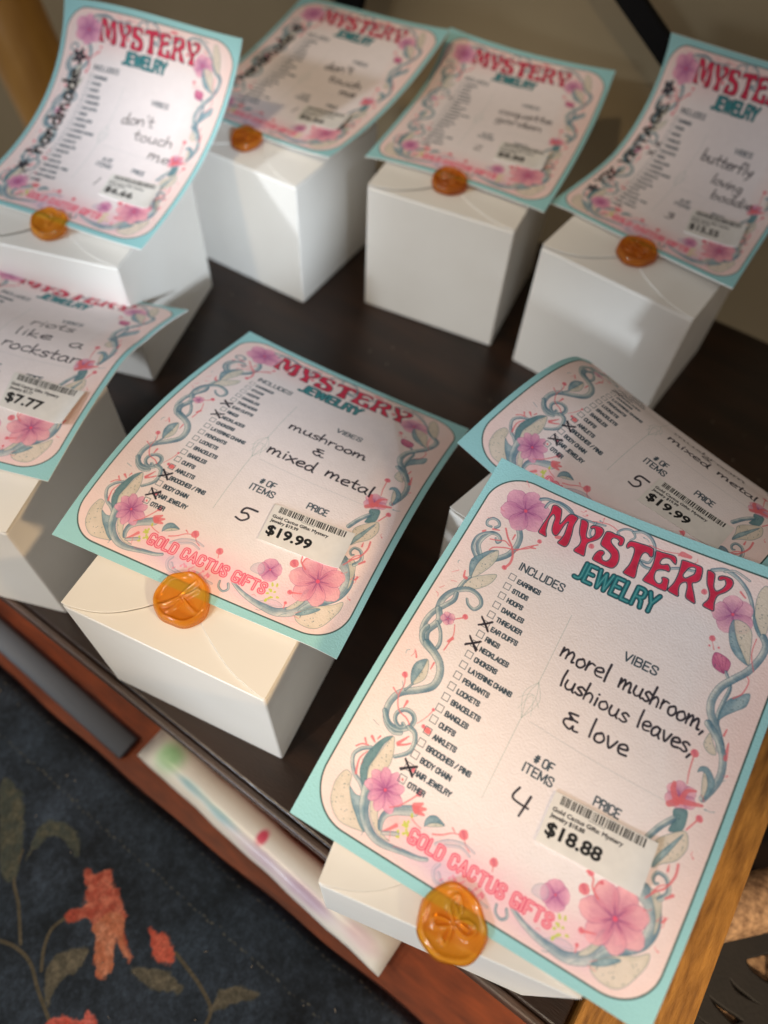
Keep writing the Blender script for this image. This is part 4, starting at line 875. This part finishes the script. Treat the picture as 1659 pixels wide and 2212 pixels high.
def c5_notes(C):
    hand(C, 'riots', (.500, .402), (.705, .392), 34, 3.2, seed=71); hand(C, 'like', (.486, .478), (.66, .468), 32, 3.2, seed=72); hand(C, 'a', (.745, .480), (.81, .478), 34, 3.2, seed=73)
    hand(C, 'rockstar', (.480, .545), (.84, .556), 34, 3.2, seed=74); hand(C, '2', (.52, .768), (.565, .768), 30, 3.2, seed=75)
card('front', '$18.88', [(.5844, .6755), (.8589, .6607), (.8623, .7742), (.5879, .7861)], front_notes, 'sharp nearest card priced $18.88 with morel mushroom note at the lower right')
card('mid', '$19.99', [(.5903, .6878), (.8657, .6754), (.8756, .7872), (.6021, .7976)], mid_notes, 'whole uncurled card priced $19.99 with mushroom and mixed metal note above the dragonfly seal')
card('c6', '$19.99', [(.5657, .6888), (.8495, .6788), (.8534, .7700), (.5647, .7877)], c6_notes, 'card priced $19.99 whose top curls over backwards, partly behind the $18.88 card')
card('c1', '$6.66', [(.6034, .6959), (.8769, .684), (.9013, .8134), (.6115, .8072)], c1_notes, 'upright handmade card priced $6.66 standing at the top left corner')
card('c2', '$6.66', [(.5837, .7011), (.862, .6735), (.885, .800), (.6176, .8206)], c2_notes, 'blurred handmade card priced $6.66 at the back, second from the left')
card('c3', '$8.88', [(.6175, .6675), (.8678, .6491), (.885, .790), (.635, .8039)], c3_notes, 'blurred back row card with the coquette garden note, third from the left')
card('c4', '$15.55', [(.5891, .6656), (.8813, .6423), (.905, .79), (.6273, .8143)], c4_notes, 'Y2K VINTAGE card priced $15.55 cut off at the top right edge')
card('c5', '$7.77', [(.6317, .6465), (.9476, .6653), (.9438, .8055), (.6696, .7896)], c5_notes, 'card priced $7.77 with riots like a rockstar note, cut off at the left edge')
BX = {'front': 'nearest white gift box under the $18.88 card with butterfly seal', 'mid': 'white gift box with dragonfly seal under the whole $19.99 card',
      'b6': 'cream white gift box mostly hidden behind the $18.88 card', 'b1': 'white gift box at the far left holding up the upright $6.66 card',
      'b2': 'tall looking white gift box at the back, second from the left, blurred', 'b3': 'white gift box at the back under the coquette garden card',
      'b4': 'cream white gift box under the Y2K VINTAGE card at the top right', 'b5': 'white gift box under the $7.77 card at the left edge'}
RB = {k: gift_box(k, l) for k, l in BX.items()}
seal(RB['mid'], 'mid', .472, .225, .0325, DRAG, .15, .30, 3)
seal(RB['front'], 'front', .505, .050, .0325, BUTT, -.75, .22, 9)
seal(RB['b1'], 'b1', .462, .212, .0325, HEART, .2, .10, 5, heart=True)
seal(RB['b2'], 'b2', .435, .225, .0300, HEART, .9, .10, 6, heart=True)
seal(RB['b3'], 'b3', .463, .25, .0315, BUTT, .4, .12, 7)
seal(RB['b4'], 'b4', .483, .295, .0325, BUTT, 1.4, .10, 8)
seal(RB['b6'], 'b6', .47, .22, .0315, DRAG, .6, .25, 12)
seal(RB['b5'], 'b5', .45, .20, .0315, BUTT, .1, .10, 13)
